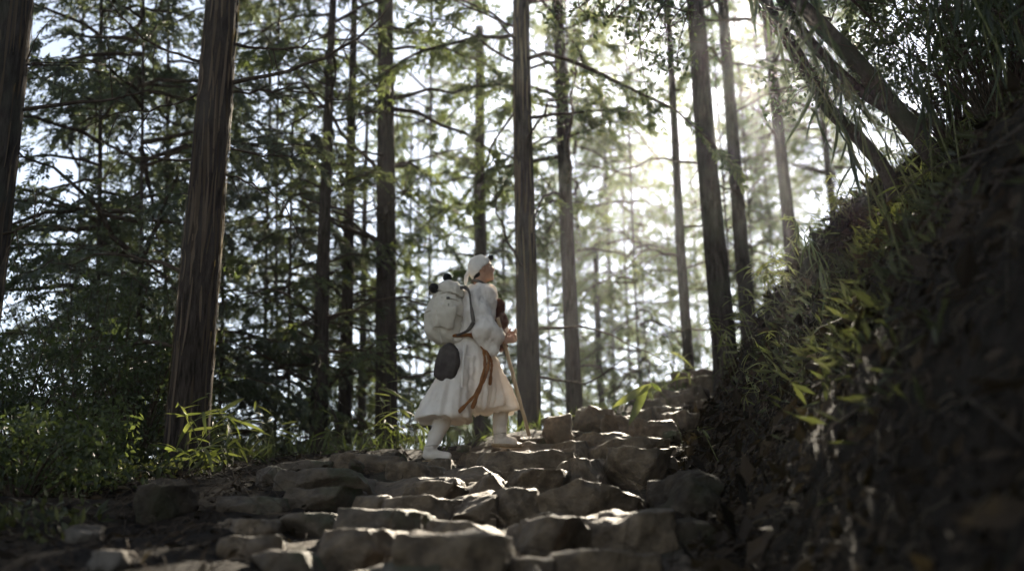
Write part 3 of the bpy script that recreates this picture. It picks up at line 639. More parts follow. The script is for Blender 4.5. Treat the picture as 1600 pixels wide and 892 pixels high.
# tall dark bamboo hanging over the top of the bank
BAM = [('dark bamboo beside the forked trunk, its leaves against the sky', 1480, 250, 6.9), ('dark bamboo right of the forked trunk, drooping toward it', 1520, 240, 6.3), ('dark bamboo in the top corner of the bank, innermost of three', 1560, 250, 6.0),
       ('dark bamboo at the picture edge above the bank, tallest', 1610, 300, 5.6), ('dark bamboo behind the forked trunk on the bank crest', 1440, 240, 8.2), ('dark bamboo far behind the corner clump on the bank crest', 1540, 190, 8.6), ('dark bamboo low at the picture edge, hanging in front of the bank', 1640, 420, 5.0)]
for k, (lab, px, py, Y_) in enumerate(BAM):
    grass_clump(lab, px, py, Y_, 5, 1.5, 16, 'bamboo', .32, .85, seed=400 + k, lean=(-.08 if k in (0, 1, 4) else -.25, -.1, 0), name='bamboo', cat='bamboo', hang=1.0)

# ------------------------------------------------------------------ shrubs
def shrub(label, px, py, Y_, h, w, n, mat='shrub', leaf=.05, seed=0, name='shrub'):
    r = np.random.default_rng(seed); p = at(px, py, Y_); p[2] = hz(p[0], p[1]) - .03
    t = thing(name, label, 'shrub', loc=tuple(p)); lv, tw = [], []
    for k in range(n):
        az = r.uniform(0, 6.28); e = np.array([math.cos(az) * w * r.random() ** .5, math.sin(az) * w * .7 * r.random() ** .5, h * r.uniform(.25, 1.0)])
        Q = spline(np.stack([e * [.1, .1, 0], e * [.5, .5, .6] + r.normal(size=3) * .04, e]), 8); tw.append(tube(Q, np.linspace(.009, .002, 8), 4))
        for f in (5, 6, 7): lv.append(leaf_cluster(r, Q[f] + r.normal(size=3) * .05, .13, 26, leaf, .5))
    ob('stems', mk('stems', *join(tw), mats=[M['twig']]), t)
    ob('crown', mk('crown', *join(lv), smooth=False, mats=[M[mat]]), t)
shrub('bright leafy shrub catching the sun low beside the leaf litter', 135, 740, 8.2, .6, .42, 20, seed=81, leaf=.05)
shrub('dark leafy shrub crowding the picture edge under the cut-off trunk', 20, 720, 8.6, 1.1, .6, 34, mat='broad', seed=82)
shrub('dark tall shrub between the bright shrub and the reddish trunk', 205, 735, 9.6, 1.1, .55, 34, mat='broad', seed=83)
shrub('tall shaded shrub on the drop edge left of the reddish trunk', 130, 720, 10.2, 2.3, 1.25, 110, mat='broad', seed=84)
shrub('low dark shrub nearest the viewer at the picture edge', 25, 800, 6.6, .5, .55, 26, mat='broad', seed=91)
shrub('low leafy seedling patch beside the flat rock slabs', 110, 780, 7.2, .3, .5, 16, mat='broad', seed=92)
shrub('small pale shrub behind the walker at the drop edge', 690, 700, 12.4, .8, .6, 20, mat='shrub', seed=85)
shrub('pale shrub at the path bend between two straight trunks', 860, 660, 14.2, 1.0, .7, 24, mat='shrub', seed=86)
shrub('hazy shrub beyond the path bend below the thin trunk', 1010, 610, 17.5, 1.3, 1.0, 26, mat='shrub', seed=87)
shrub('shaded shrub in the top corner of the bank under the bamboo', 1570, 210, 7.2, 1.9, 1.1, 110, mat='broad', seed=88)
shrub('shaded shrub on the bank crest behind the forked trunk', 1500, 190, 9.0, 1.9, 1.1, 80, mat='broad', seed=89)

# ------------------------------------------------------------------ litter and undergrowth
def scatter(n, xr, yr, keep):
    x = rng.uniform(*xr, n); y = rng.uniform(*yr, n); k = keep(x, y); x, y = x[k], y[k]
    z = height(x, y); e = .04
    nx_ = (height(x - e, y) - height(x + e, y)) / (2 * e); ny_ = (height(x, y - e) - height(x, y + e)) / (2 * e)
    return np.stack([x, y, z], -1), unit(np.stack([nx_, ny_, np.ones_like(x)], -1))
def bank_s(x, y): return x - np.interp(y, *FOOT)
def litter(name, label, P, Nn, leaf, w, mat, lift=.012, tilt=.45):
    n = len(P); ax = unit(np.cross(Nn, rng.normal(size=(n, 3))) + Nn * rng.normal(size=(n, 1)) * tilt * .5)
    L_ = leaf * (.4 + 1.6 * rng.random(n) ** 2.5)
    V, F = leaf_quads(P + Nn * (lift * rng.uniform(.3, 1.6, n))[:, None], ax, Nn + rng.normal(size=(n, 3)) * tilt, L_, L_ * w)
    return ob(name, mk(name, V, F, smooth=False, mats=[M[mat]]), label=label, category='litter', kind='stuff')
P, Nn = scatter(110000, (.3, 5.5), (1.8, 13), lambda x, y: (bank_s(x, y) > -.2) & (bank_s(x, y) < 2.8))
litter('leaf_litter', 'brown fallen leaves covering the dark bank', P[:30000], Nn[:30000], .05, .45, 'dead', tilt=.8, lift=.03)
P, Nn = P[30000:33500], Nn[30000:33500]
litter('leaf_litter', 'larger dead leaves caught on the face of the dark bank', P, Nn, .1, .45, 'dead', tilt=1.0, lift=.05)
P, Nn = scatter(16000, (-6, 1.6), (3.2, 10.5), lambda x, y: (bank_s(x, y) < 0.1) & (np.interp(x, *CREST) > y) & ((x < -1.2 - .3 * rng.random(len(x))) | (rng.random(len(x)) < .45)))
litter('leaf_litter', 'brown fallen leaves strewn over the path and the ground beside it', P, Nn, .05, .42, 'dead')
# dry strands, roots and twigs lying on the bank and the path edges
def strands(name, label, P, Nn, L0, r0, mat, hang=.6, lift=.03):
    parts = []
    for p, q in zip(P, Nn):
        l = L0 * random.uniform(.4, 1.5); d = unit(np.cross(q, rng.normal(size=3)) + np.array([0, 0, -hang]) + q * .25)
        m = p + q * lift + d * l * .5 + q * l * .12 + rng.normal(size=3) * .04 * l; e = p + d * l + rng.normal(size=3) * .05 * l + q * .02
        parts.append(tube(spline(np.stack([p, m, e]), 6), np.linspace(r0, r0 * .4, 6) * random.uniform(.5, 1.4), 3))
    return ob(name, mk(name, *join(parts), mats=[M[mat]]), label=label, category='litter', kind='stuff')
P, Nn = scatter(12000, (.3, 5.5), (2, 13), lambda x, y: (bank_s(x, y) > 0) & (bank_s(x, y) < 2.6))
strands('dry_grass', 'dry grass strands and rootlets hanging down the dark bank', P[:1700], Nn[:1700], .2, .0022, 'straw')
P, Nn = scatter(500, (.6, 5), (2.5, 12), lambda x, y: (bank_s(x, y) > .3) & (bank_s(x, y) < 2.0))
strands('roots', 'bare roots and dead stems trailing down the dark bank', P[:110], Nn[:110], .6, .007, 'bark_smooth', hang=.9, lift=.05)
P, Nn = scatter(2600, (-5, 1.4), (3.4, 10), lambda x, y: (bank_s(x, y) < 0.15) & (np.interp(x, *CREST) > y))
strands('twig_litter', 'thin dead twigs scattered on the ground and steps', P[:1700], Nn[:1700], .2, .0026, 'twig', hang=0, lift=.015)
# small undergrowth leaves on the bank
P, Nn = scatter(60000, (.3, 7.5), (3.4, 16), lambda x, y: (bank_s(x, y) > .6 - .3 * rng.random(len(x)) ** 3) & (bank_s(x, y) < 3.8) & (fbm(np.stack([x, y, 0 * x], -1) * 1.7, 3, 77) > -.1))
n = min(len(P), 9000); P, Nn = P[:n], Nn[:n]
ax = unit(Nn * .6 + rng.normal(size=(n, 3)) * .7 + np.array([-.2, 0, .15])); L_ = .1 * rng.uniform(.4, 1.6, n)
V, F = leaf_quads(P + Nn * rng.uniform(0, .1, n)[:, None], ax, rng.normal(size=(n, 3)) + [0, 0, .6], L_, L_ * .16 + .004)
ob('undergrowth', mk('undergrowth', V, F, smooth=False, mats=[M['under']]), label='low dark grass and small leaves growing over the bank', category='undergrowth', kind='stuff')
# grass on the drop edge and the slope behind it
P, Nn = scatter(40000, (-8, 6), (8.4, 22), lambda x, y: (y - np.interp(x, *CREST) > -.25) & (y - np.interp(x, *CREST) < 3) & (bank_s(x, y) < 0))
n = min(len(P), 9000); P, Nn = P[:n], Nn[:n]
ax = unit(rng.normal(size=(n, 3)) * .6 + np.array([0, 0, .9])); L_ = .16 * rng.uniform(.4, 1.5, n)
V, F = leaf_quads(P, ax, rng.normal(size=(n, 3)), L_, L_ * .1 + .004)
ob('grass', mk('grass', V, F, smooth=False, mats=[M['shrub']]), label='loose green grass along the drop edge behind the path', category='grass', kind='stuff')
# low dark cover added to darken the sunlit soil beside the path
P, Nn = scatter(16000, (-6, -1.5), (4.6, 9.4), lambda x, y: (np.interp(x, *CREST) > y) & (x < -1.9 - .25 * (9 - y) * 0 - .5 * rng.random(len(x))) & (fbm(np.stack([x, y, 0 * x], -1) * 1.4, 3, 55) > -.05 + .25 * (7.5 - y) / 2))
n = min(len(P), 5000); P, Nn = P[:n], Nn[:n]
ax = unit(rng.normal(size=(n, 3)) * .9 + np.array([0, 0, .7])); L_ = .07 * rng.uniform(.4, 1.5, n)
V, F = leaf_quads(P + Nn * rng.uniform(0, .1, n)[:, None], ax, rng.normal(size=(n, 3)) + [0, 0, 1.], L_, L_ * .4)
ob('ground_cover', mk('ground_cover', V, F, smooth=False, mats=[M['under']]), label='low dark leafy cover added to darken the ground beside the path', category='undergrowth', kind='stuff')
# single pale fallen leaves that catch the eye
for lab, px, py, l in (('pale curled fallen leaf on the bank beside the top steps', 1120, 706, .13), ('pale fallen leaf lying on the bank under the sunlit bamboo grass', 1275, 568, .16), ('small fallen leaf low on the bank near the lowest steps', 1172, 800, .09),
                       ('yellowed fallen leaf beside the dark angular boulder', 196, 771, .1), ('small dry leaf on the dark bank, halfway up', 1340, 480, .12), ('pale dry leaf on the step edge by the path litter', 1232, 800, .07)):
    p = hit(px, py); me = blade_mesh('fallen_leaf', l, l * .38, .25, 'paleleaf', fold=.4)
    ob('fallen_leaf', me, loc=(p[0] - l * .4, p[1] - .04, p[2] + .03), rot=orient((1, -.2, .1), -.6), label=lab, category='leaf')

# ------------------------------------------------------------------ the walker
DG = 9.6
def closed_tube(P, R, sides=14, squash=1.0):
    """tube with rounded ends as a face list, ready for union"""
    P = np.asarray(P, float); R = np.asarray(R, float)
    a = P[0] - unit(P[1] - P[0]) * R[0] * .5; b = P[-1] + unit(P[-1] - P[-2]) * R[-1] * .5
    P = np.concatenate([[a], P, [b]]); R = np.concatenate([[R[0] * .55], R, [R[-1] * .55]])
    V, F = tube(P, R, sides, squash=squash); F = [list(f) for f in F]; n = len(P)
    F.append(list(range(sides))[::-1]); F.append(list(range((n - 1) * sides, n * sides)))
    return V, F
def rings(rows, sides=28):
    """loft of elliptical rings: rows of (centre, half-width x, half-depth y, yaw)"""
    V = []; th = np.linspace(0, 2 * np.pi, sides, endpoint=False)
    for c, rx, ry, yaw in rows:
        x = rx * np.cos(th); y = ry * np.sin(th)
        V.append(np.stack([c[0] + x * math.cos(yaw) - y * math.sin(yaw), c[1] + x * math.sin(yaw) + y * math.cos(yaw), c[2] + 0 * th], -1))
    n = len(rows); i = np.arange(n - 1)[:, None]; j = np.arange(sides)[None, :]; j2 = (j + 1) % sides
    F = np.stack([i * sides + j, i * sides + j2, (i + 1) * sides + j2, (i + 1) * sides + j], -1).reshape(-1, 4).tolist()
    F.append(list(range(sides))[::-1]); F.append(list(range((n - 1) * sides, n * sides)))
    return np.concatenate(V), F
def ellipsoid(c, r, rot=None, n=14):
    V = unit(CS[9][0]) * np.array(r)
    if rot is not None: V = V @ np.array(rot.to_matrix()).T
    return V + np.array(c), CS[9][1].tolist()
def union(name, shapes, voxel, smooth=4):
    V, F, n = [], [], 0
    for v, f in shapes: V.append(v); F += [[i + n for i in q] for q in f]; n += len(v)
    me = bpy.data.meshes.new(name); me.from_pydata(np.concatenate(V).tolist(), [], F); me.update()
    o = bpy.data.objects.new(name, me); C.objects.link(o)
    m = o.modifiers.new('r', 'REMESH'); m.mode = 'VOXEL'; m.voxel_size = voxel; m.use_smooth_shade = True
    if smooth: s = o.modifiers.new('s', 'SMOOTH'); s.factor = .5; s.iterations = smooth
    dg = bpy.context.evaluated_depsgraph_get(); dg.update()
    out = bpy.data.meshes.new_from_object(o.evaluated_get(dg)); bpy.data.objects.remove(o); bpy.data.meshes.remove(me)
    out.name = name
    return out
def displace(me, fn):
    n = len(me.vertices); V = np.empty(n * 3); N_ = np.empty(n * 3)
    me.vertices.foreach_get('co', V); me.vertex_normals.foreach_get('vector', N_)
    V = V.reshape(-1, 3); N_ = N_.reshape(-1, 3); V = fn(V, N_)
    me.vertices.foreach_set('co', V.ravel().astype(np.float32)); me.update()
def setmat(me, *ms):
    me.materials.clear()
    for m in ms: me.materials.append(M[m])
    me.polygons.foreach_set('use_smooth', np.ones(len(me.polygons), bool)); me.update()
    return me

O = at(728, 716, DG)                               # between the feet
def J(px, py, dy=0.0): return at(px, py, DG + dy) - O
# body joints: the right side of the body is nearest the camera
pelvis, waist, chest, neckb = J(738, 550), J(741, 527), J(745, 484), J(750, 448)
shR, shL = J(741, 463, -.17), J(758, 460, .17)
elR, haR = J(756, 517, -.24), J(784, 533, -.20)
elL, haL = J(772, 512, .22), J(790, 524, .14)
hipR, hipL = J(731, 560, -.09), J(746, 560, .09)
knR, anR, toR = J(703, 632, -.12), J(671, 703, -.16), J(700, 714, -.17)
knL, anL, toL = J(783, 620, .14), J(781, 683, .18), J(803, 690, .22)
hd = J(752, 421)
fw = Vector((.95, .2, .27)).normalized(); lf = Vector((0, 0, 1)).cross(fw).normalized(); up = fw.cross(lf)
HR = Matrix((fw, lf, up)).transposed()
def head_local(p): return np.asarray(p) @ np.array(HR).T + hd
def make_head():
    V, F = cube_sphere(26); s = unit(V)
    az = np.arctan2(s[:, 1], s[:, 0]); el = np.arcsin(np.clip(s[:, 2], -1, 1))
    V = s * np.array([.095, .074, .118])
    g = lambda a0, e0, wa, we: np.exp(-((az - a0) / wa) ** 2 - ((el - e0) / we) ** 2)
    r = .026 * g(0, -.12, .16, .2) + .012 * g(0, -.26, .13, .1) + .006 * g(0, .22, .6, .12) - .012 * g(.38, .06, .22, .14) - .012 * g(-.38, .06, .22, .14)
    r = r + .010 * g(0, -.52, .28, .07) - .007 * g(0, -.58, .3, .035) + .008 * g(0, -.66, .26, .07) + .02 * g(0, -.95, .5, .2) - .012 * g(1.0, -.75, .5, .3) - .012 * g(-1.0, -.75, .5, .3)
    V = V + s * r[:, None]
    V[:, 0] += np.where(V[:, 2] < -.03, (-.03 - V[:, 2]) * .25, 0)
    return head_local(V), F.tolist()
def finger(base, d1, d2, l, r=.0085):
    p1 = base + d1 * l * .45; p2 = p1 + unit(d1 + d2) * l * .3; p3 = p2 + d2 * l * .25
    return closed_tube(np.stack([base, p1, p2, p3]), np.array([r, r, r * .95, r * .8]), 8)
def hand(wrist, elbow, grip_axis, thumb_up):
    """closed hand round a staff: palm, four curled fingers of unequal length, a thumb on the side"""
    d = unit(wrist - elbow); g = unit(grip_axis); s = unit(np.cross(d, g)); d = unit(np.cross(g, s))
    if s[1] > 0: s = -s
    palm = wrist + d * .045
    out = [closed_tube(np.stack([wrist, palm, palm + d * .04]), np.array([.026, .034, .03]), 12, .55)]
    for k, l in enumerate((.07, .08, .075, .06)):
        b = palm + d * .04 + g * (.03 - .02 * k); out.append(finger(b, unit(d + s * .5), unit(-d * .6 + s), l))
    out.append(finger(palm - d * .005 + g * .03, unit(d * .4 + s + g * .3), unit(d + s * .2), .06, .0095))
    return out
staff_a, staff_b = J(827, 680, -.10), J(777, 497, -.16)
sax = unit(staff_b - staff_a)
bodyshapes = [make_head(), closed_tube(np.stack([chest + [0, 0, .05], neckb, hd + np.array([-.01, 0, -.06])]), np.array([.075, .055, .056])),
    rings([(pelvis + [0, 0, -.06], .13, .15, .3), (pelvis, .13, .16, .3), (waist, .115, .135, .3), (chest, .125, .165, .3), (chest + [.01, 0, .1], .1, .17, .3), (neckb + [0, 0, -.03], .06, .08, .3)], 20),
    closed_tube(np.stack([shR, (shR + elR) / 2, elR]), np.array([.06, .052, .042])), closed_tube(np.stack([elR, (elR + haR) / 2, haR]), np.array([.042, .037, .027])),
    closed_tube(np.stack([shL, (shL + elL) / 2, elL]), np.array([.06, .052, .042])), closed_tube(np.stack([elL, (elL + haL) / 2, haL]), np.array([.042, .037, .027])),
    closed_tube(np.stack([hipR, (hipR + knR) / 2, knR]), np.array([.088, .078, .058])), closed_tube(np.stack([knR, (knR * .6 + anR * .4), anR]), np.array([.056, .058, .038])),
    closed_tube(np.stack([hipL, (hipL + knL) / 2, knL]), np.array([.088, .078, .058])), closed_tube(np.stack([knL, (knL * .6 + anL * .4), anL]), np.array([.056, .058, .038])),
    closed_tube(np.stack([anR + [-.03, 0, -.03], anR + [.04, 0, -.035], toR]), np.array([.036, .04, .026]), 12, .8), closed_tube(np.stack([anL + [-.03, 0, -.03], anL + [.04, 0, -.03], toL]), np.array([.036, .04, .026]), 12, .8)]
bodyshapes += hand(haR, elR, sax, True) + hand(haL, elL, np.array([.1, .2, 1.]), True)
for sgn in (-1, 1):
    bodyshapes.append(ellipsoid(head_local([[-.005, sgn * .078, -.005]])[0], (.022, .012, .033), HR.to_quaternion()))
body = setmat(union('person', bodyshapes, .0075, 2), 'skin')
person = ob('person', body, loc=tuple(O), label='person in white pilgrim robes and white head cloth climbing the steps with a staff', category='person')
def wear(name, me, label=None):
    o = ob(name, me, person)
    if label: o['label'] = label
    return o
for sgn in (-1, 1):
    wear('eye', mk('eye', *join([(unit(CS[6][0]) * .011 + head_local([[.083, sgn * .03, .008]])[0], CS[6][1])]), mats=[M['black']]))
# short dark hair below the cloth, at the nape
V, F = ellipsoid(head_local([[-.047, 0, -.03]])[0], (.055, .064, .06), HR.to_quaternion()); wear('hair', mk('hair', V, F, mats=[M['hair']]))
# head cloth: cap wrapped over brow and crown, with a knot and a tail at the back
cap, F = cube_sphere(24); s = unit(cap); V = s * np.array([.105, .083, .121])
keep = s[:, 2] > -.13 + .55 * s[:, 0] + .04 * np.sin(s[:, 1] * 9)
V = V * (1 + .05 * fbm(s * 3.2, 3, 4)[:, None]); V[:, 0] -= .006; V[:, 2] += .006
F = F[keep[F].all(1)]
me = mk('head_cloth', head_local(V), F, mats=[M['white']]); o = wear('head_cloth', me); q = o.modifiers.new('thick', 'SOLIDIFY'); q.thickness = .006; q.offset = 1
kn = head_local([[-.105, 0, -.0]])[0]
tails = [ellipsoid(kn, (.028, .03, .026))]
for dy, l in ((-.02, .13), (.02, .11)):
    tails.append(closed_tube(spline(np.stack([kn, kn + [-.03, dy, -.04], kn + [-.035, dy * 1.6, -l]]), 6), np.array([.012, .018, .02, .02, .018, .012]), 10, .35))
wear('head_cloth_knot', setmat(union('head_cloth_knot', tails, .007, 2), 'white'))
# small black cap tied on the forehead
c = head_local([[.1, 0, .078]])[0]; Vb, Fb = rings([(np.zeros(3), .026, .03, 0), (np.array([0, 0, .018]), .026, .03, 0), (np.array([0, 0, .034]), .014, .016, 0)], 8)
wear('forehead_cap', mk('forehead_cap', Vb @ np.array((HR.to_quaternion() @ Quaternion((0, 1, 0), .9)).to_matrix()).T + c, Fb, smooth=False, mats=[M['black']]))

# white jacket: torso, wide hanging sleeves
def folds(amp, fx, seed, vert=.35):
    def f(V, N_):
        Q = V * np.array([fx, fx, fx * vert]); d = amp * fbm(Q, 3, seed)
        d = d + amp * .5 * (1 - 2 * np.abs(vnoise(V * np.array([fx * 1.8, fx * 1.8, fx * .5]), seed + 9)))
        return V + N_ * d[:, None]
    return f
jk = [rings([(waist + [-.02, 0, -.05], .17, .19, .3), (waist, .155, .18, .3), (chest + [-.005, 0, -.07], .165, .195, .3), (chest + [0, 0, .04], .165, .215, .3), (neckb + [-.015, 0, -.075], .125, .205, .3), (neckb + [-.01, 0, -.02], .085, .13, .3), (neckb + [-.005, 0, .015], .066, .085, .3)], 28)]
slR = [(shR + [.0, .03, .02], .085), (shR * .5 + elR * .5 + [.01, 0, -.01], .098), (elR + [.012, 0, -.005], .112), (elR * .5 + haR * .5 + [-.005, 0, -.008], .10), (elR * .28 + haR * .72 + [-.008, 0, -.004], .085)]
jk.append(closed_tube(np.array([p for p, _ in slR]), np.array([r for _, r in slR]), 20))
dr = [(elR + [0, 0, -.03], .08), (elR * .6 + haR * .4 + [-.005, 0, -.09], .075), (elR * .45 + haR * .55 + [-.01, 0, -.14], .05)]   # the hanging bag of the sleeve
jk.append(closed_tube(np.array([p for p, _ in dr]), np.array([r for _, r in dr]), 16, .8))
slL = [(shL + [.0, -.03, .02], .085), (shL * .5 + elL * .5, .09), (elL, .1), (elL * .4 + haL * .6 + [0, 0, -.03], .09)]
jk.append(closed_tube(np.array([p for p, _ in slL]), np.array([r for _, r in slL]), 20))
me = union('jacket', jk, .009, 4); displace(me, folds(.02, 9, 3)); displace(me, folds(.007, 24, 33, .8)); wear('jacket', setmat(me, 'white'))
# collar band
th = np.linspace(0, 2 * np.pi, 20); cl = np.stack([neckb[0] + .068 * np.cos(th) + .004, neckb[1] + .08 * np.sin(th), neckb[2] + .02 - .03 * np.cos(th)], -1)
wear('collar', mk('collar', *tube(cl, .014, 8), mats=[M['strap']]))
# wide white trousers, one flaring leg each way
hemR, hemL = J(694, 655, -.13), J(780, 641, .13)
def legrows(h0, h1, r0, r1, n=9):
    t = np.linspace(0, 1, n); return [(h0 * (1 - k) + h1 * k + np.array([0, 0, 0]), r0[0] + (r1[0] - r0[0]) * k ** 1.1, r0[1] + (r1[1] - r0[1]) * k, .15) for k in t]
tr = [rings([(waist + [-.01, 0, -.02], .145, .165, .3), (pelvis + [-.01, 0, 0], .185, .2, .3), (pelvis + [0, 0, -.12], .235, .215, .3), (J(733, 622), .275, .22, .25), (J(732, 640), .25, .2, .25)], 28),
      rings(legrows(J(727, 562, -.07), hemR, (.17, .17), (.235, .23)), 28), rings(legrows(J(750, 562, .07), hemL, (.15, .16), (.185, .21)), 28)]
me = union('trousers', tr, .009, 5)
def pleat(V, N_):
    k = np.clip((J(735, 545)[2] - V[:, 2]) / .5, 0, 1); a = np.arctan2(V[:, 1] - pelvis[1], V[:, 0] - pelvis[0])
    d = .034 * k * vnoise(np.stack([a * 4.2, V[:, 0] * 3, V[:, 2] * 1.6], -1), 6) + .02 * k * vnoise(np.stack([a * 10, V[:, 0] * 6, V[:, 2] * 2.5], -1), 8) + .009 * fbm(V * 12, 3, 2) + .013 * k * (1 - 2 * np.abs(vnoise(np.stack([a * 6.5, V[:, 0] * 4, V[:, 2] * 1.3], -1), 18)))
    V = V + N_ * d[:, None]
    return V
displace(me, pleat); wear('trousers', setmat(me, 'white'))
# leggings and split-toe socks with straw sandals
for kn_, an_, to_ in ((knR, anR, toR), (knL, anL, toL)):
    me = union('legging', [closed_tube(np.stack([kn_, kn_ * .6 + an_ * .4, an_ + [0, 0, .0]]), np.array([.066, .07, .05]), 16),
                           closed_tube(np.stack([an_ + [-.03, 0, -.028], an_ + [.04, 0, -.033], to_ + [.005, 0, 0]]), np.array([.044, .047, .033]), 14, .85)], .008, 4)
    displace(me, folds(.006, 14, 5, 1.2)); wear('legging', setmat(me, 'white'))
    for f_, rr_ in ((.32, .074), (.92, .056)):
        c_ = kn_ * (1 - f_) + an_ * f_; th = np.linspace(0, 2 * np.pi, 16)
        wear('legging_tie', mk('legging_tie', *tube(np.stack([c_[0] + rr_ * np.cos(th), c_[1] + rr_ * np.sin(th), c_[2] + .006 * np.cos(th)], -1), .006, 6), mats=[M['canvas']]))
    d = unit((to_ - an_) * [1, 1, 0]); m_ = (an_ + to_) / 2; zs_ = min(an_[2], to_[2]) - .047
    V, F = rings([(np.zeros(3), .135, .05, 0), (np.array([0, 0, .02]), .138, .052, 0)], 20)
    yaw = math.atan2(d[1], d[0]); V = V @ np.array(Matrix.Rotation(yaw, 3, 'Z')).T + np.array([m_[0], m_[1], zs_])
    wear('sandal', mk('sandal', V, F, mats=[M['straw_sole']]))
# sash, hanging braided cords
sash_pts = []
th = np.linspace(0, 2 * np.pi, 28)
c = waist + np.array([-.01, 0, -.05]); sp = np.stack([c[0] + .185 * np.cos(th) * math.cos(.3) - .205 * np.sin(th) * math.sin(.3), c[1] + .185 * np.cos(th) * math.sin(.3) + .205 * np.sin(th) * math.cos(.3), c[2] - .05 * np.cos(th) + .012 * np.sin(3 * th)], -1)
wear('sash', mk('sash', *tube(sp, .036, 10, squash=.45), mats=[M['rust']]), 'rust brown cord sash round the waist')
def cord(pts, r, tas=True):
    P = spline(np.array([J(*p) for p in pts]), 16)
    sh = [closed_tube(P, np.full(16, r) * (1 + .18 * np.sin(np.arange(16) * 2.1)), 10, .6)]
    if tas:
        d = unit(P[-1] - P[-3]); sh.append(closed_tube(np.stack([P[-1], P[-1] + d * .03, P[-1] + d * .085]), np.array([r * .8, r * 1.35, r * 1.2]), 10, .7))
    wear('cord', setmat(union('cord', sh, .006, 1), 'rust'))
cord([(752, 540, -.24), (763, 556, -.27), (761, 580, -.29), (752, 602, -.31), (744, 622, -.32)], .0155)
cord([(756, 545, -.25), (757, 575, -.30), (745, 612, -.32), (728, 632, -.33)], .0145)
cord([(760, 548, -.23), (768, 565, -.24), (767, 585, -.25)], .013)
# strip of white cloth hanging on the hip
P = spline(np.array([J(727, 538, -.22), J(724, 560, -.26), J(722, 605, -.29)]), 10); wear('cloth_strip', mk('cloth_strip', *tube(P, np.linspace(.018, .008, 10), 8, squash=.4), mats=[M['white']]))
# dark hide seat pad hanging at the back
V, F = cube_sphere(16); s = unit(V); V = s * (1 - .25) + V * .25
V = V * np.array([.104, .05, .165]); V[:, 0] *= 1 - .14 * V[:, 2] / .165; V = V + unit(V) * (.008 * fbm(V * 14, 3, 8))[:, None]
V = V @ np.array(Matrix.Rotation(.16, 3, 'Y')).T @ np.array(Matrix.Rotation(-.25, 3, 'Z')).T
wear('seat_pad', mk('seat_pad', V + J(699, 566, -.25), F, mats=[M['grey']]), 'dark grey hide seat pad hanging at the hips')
# dark bundle worn on the chest
me = union('chest_bundle', [ellipsoid(J(779, 480, -.02), (.05, .07, .075)), ellipsoid(J(784, 502, -.03), (.055, .075, .065)), ellipsoid(J(782, 525, -.02), (.05, .07, .055)), ellipsoid(J(786, 542, -.02), (.04, .05, .035))], .009, 2)
displace(me, folds(.014, 22, 12, 1)); wear('chest_bundle', setmat(me, 'maroon'), 'dark maroon bundle hanging on the chest')
P = spline(np.array([J(752, 446, -.1), J(764, 462, -.14), J(775, 478, -.09)]), 8); wear('bundle_cord', mk('bundle_cord', *tube(P, .009, 6), mats=[M['strap']]))

# staff
d = unit(staff_b - staff_a); P = staff_a + d * np.linspace(0, np.linalg.norm(staff_b - staff_a), 14)[:, None] + rng.normal(size=(14, 3)) * .0015
V, F = tube(P, np.linspace(.015, .0165, 14), 10); F = F.tolist() + [list(range(10))[::-1], list(range(130, 140))]
ob('walking_staff', mk('walking_staff', V, F, mats=[M['wood']]), loc=tuple(O), label='pale wooden walking staff planted on the step in front of the walker', category='staff')
# backpack
bp = thing('backpack', 'bulging cream canvas backpack on the walker\'s back', 'backpack', loc=tuple(O))
V, F = cube_sphere(26); s = unit(V); V = s * .84 + V * .17
V = V * np.array([.142, .17, .275]); zt = V[:, 2] / .275
V[:, 0] *= 1.08 - .26 * zt; V[:, 0] -= .03 * (zt < 0) * zt * zt * -1
V = V + unit(V) * (.016 * fbm(V * np.array([9, 9, 6]), 3, 14) + .009 * (1 - 2 * np.abs(vnoise(V * np.array([22, 22, 7]), 15))))[:, None]
V = V - unit(V) * (.016 * np.exp(-((zt - .55) / .045) ** 2) + .013 * np.exp(-((zt + .3) / .03) ** 2))[:, None]
RB = np.array(Matrix.Rotation(.17, 3, 'Y')).T @ np.array(Matrix.Rotation(.25, 3, 'Z')).T; bc = J(696, 490, -.04)
LID, PK = V.copy(), V.copy(); V = V @ RB
ob('bag', mk('bag', V + bc, F, mats=[M['canvas']]), bp)
keep = zt > .5; Fl = F[keep[F].all(1)]; o = ob('lid', mk('lid', (LID * np.array([1.07, 1.07, 1.03])) @ RB + bc, Fl, mats=[M['canvas']]), bp); q = o.modifiers.new('thick', 'SOLIDIFY'); q.thickness = .01; q.offset = 1
keep = (PK[:, 1] < -.06) & (np.abs(PK[:, 0] + .02) < .085) & (zt < .12) & (zt > -.66); Fp = F[keep[F].all(1)]
o = ob('pocket', mk('pocket', (PK * np.array([1.02, 1.1, 1])) @ RB + bc, Fp, mats=[M['canvas']]), bp); q = o.modifiers.new('thick', 'SOLIDIFY'); q.thickness = .02; q.offset = -.2
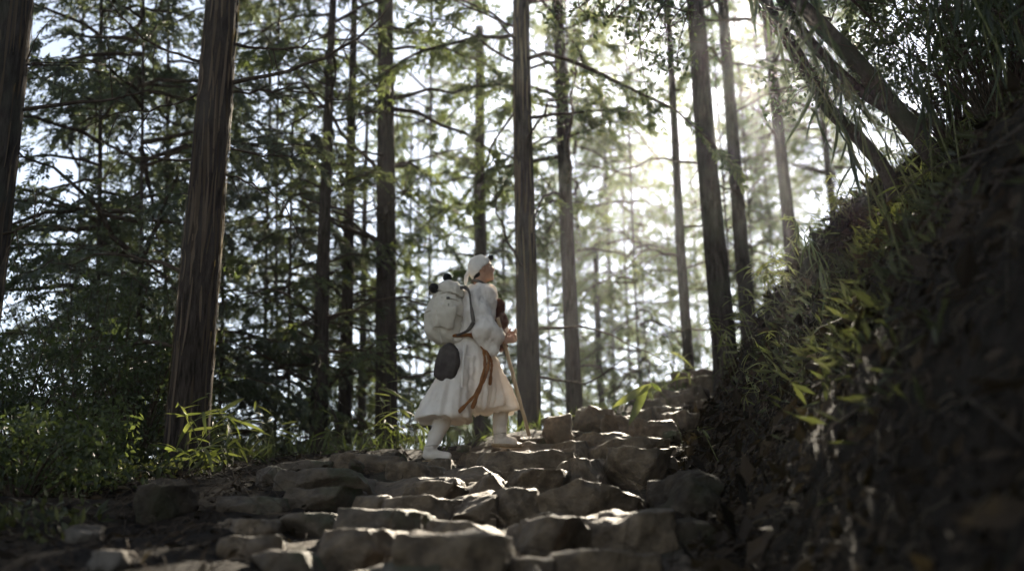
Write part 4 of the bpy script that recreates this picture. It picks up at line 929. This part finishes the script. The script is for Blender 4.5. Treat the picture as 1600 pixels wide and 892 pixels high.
for zc in (.32, -.12):
    th = np.linspace(0, 2 * np.pi, 40); rx, ry = .142 * (1.08 - .26 * zc) * math.sqrt(1 - zc * zc) * 1.06, .17 * math.sqrt(1 - zc * zc) * 1.07
    st_ = ob('strap', mk('strap', *tube(np.stack([rx * np.cos(th), ry * np.sin(th), .275 * zc + 0 * th], -1) @ RB + bc, .007, 6), mats=[M['strap_pale']]), bp)
    bk = np.array([[-.03, -ry - .008, .275 * zc]]) @ RB + bc; Vb_, Fb_ = rock((.03, .012, .022), 5, n=6, box=.9, cuts=0, rough=0.0); ob('buckle', mk('buckle', Vb_ + bk, Fb_, mats=[M['strap']]), st_)
for pts in ([(708, 453, -.14), (725, 449, -.17), (733, 456, -.25), (736, 478, -.31), (740, 503, -.325)], [(740, 503, -.325), (731, 516, -.29), (714, 524, -.2)]):
    P = spline(np.array([J(*p) for p in pts]), 14); ob('strap', mk('strap', *tube(P, .017, 8, squash=.35), mats=[M['strap']]), bp)
for px, py, dy, rr in ((678, 450, -.15, .042), (699, 434, -.06, .038)):
    V = unit(CS[14][0]); V = V * (rr * (1 + .12 * fbm(V * 5, 2, 3)))[:, None]; ob('ball', mk('ball', V + J(px, py, dy), CS[14][1], mats=[M['black']]), bp)
P = spline(np.array([J(678, 462, -.13), J(682, 500, -.2), J(690, 535, -.16)]), 10); ob('drawcord', mk('drawcord', *tube(P, .005, 6), mats=[M['canvas']]), bp)
P = spline(np.array([J(676, 462, -.16), J(700, 455, -.21), J(722, 462, -.17)]), 10); ob('lid_seam', mk('lid_seam', *tube(P, .006, 6), mats=[M['canvas']]), bp)

# ------------------------------------------------------------------ haze
m, nt, N, L, p = nodes('haze'); N.remove(p); pv = N.new('ShaderNodeVolumePrincipled'); pv.inputs['Color'].default_value = (.9, .93, 1, 1); pv.inputs['Density'].default_value = .0005; pv.inputs['Anisotropy'].default_value = .84
L.new(pv.outputs[0], N['Material Output'].inputs['Volume'])
x0, x1, y0, y1, z0, z1 = xs[0] - 2, xs[-1] + 2, ys[0] - 2, ys[-1] + 2, float(Z.min()) - 1, 24
V = [(x, y, z) for x in (x0, x1) for y in (y0, y1) for z in (z0, z1)]
F = [(0, 1, 3, 2), (4, 6, 7, 5), (0, 4, 5, 1), (2, 3, 7, 6), (0, 2, 6, 4), (1, 5, 7, 3)]
HZ = True
if HZ: ob('haze', mk('haze', V, F, smooth=False, mats=[m]), kind='stuff', label='pale backlit haze hanging in the forest air', category='haze')
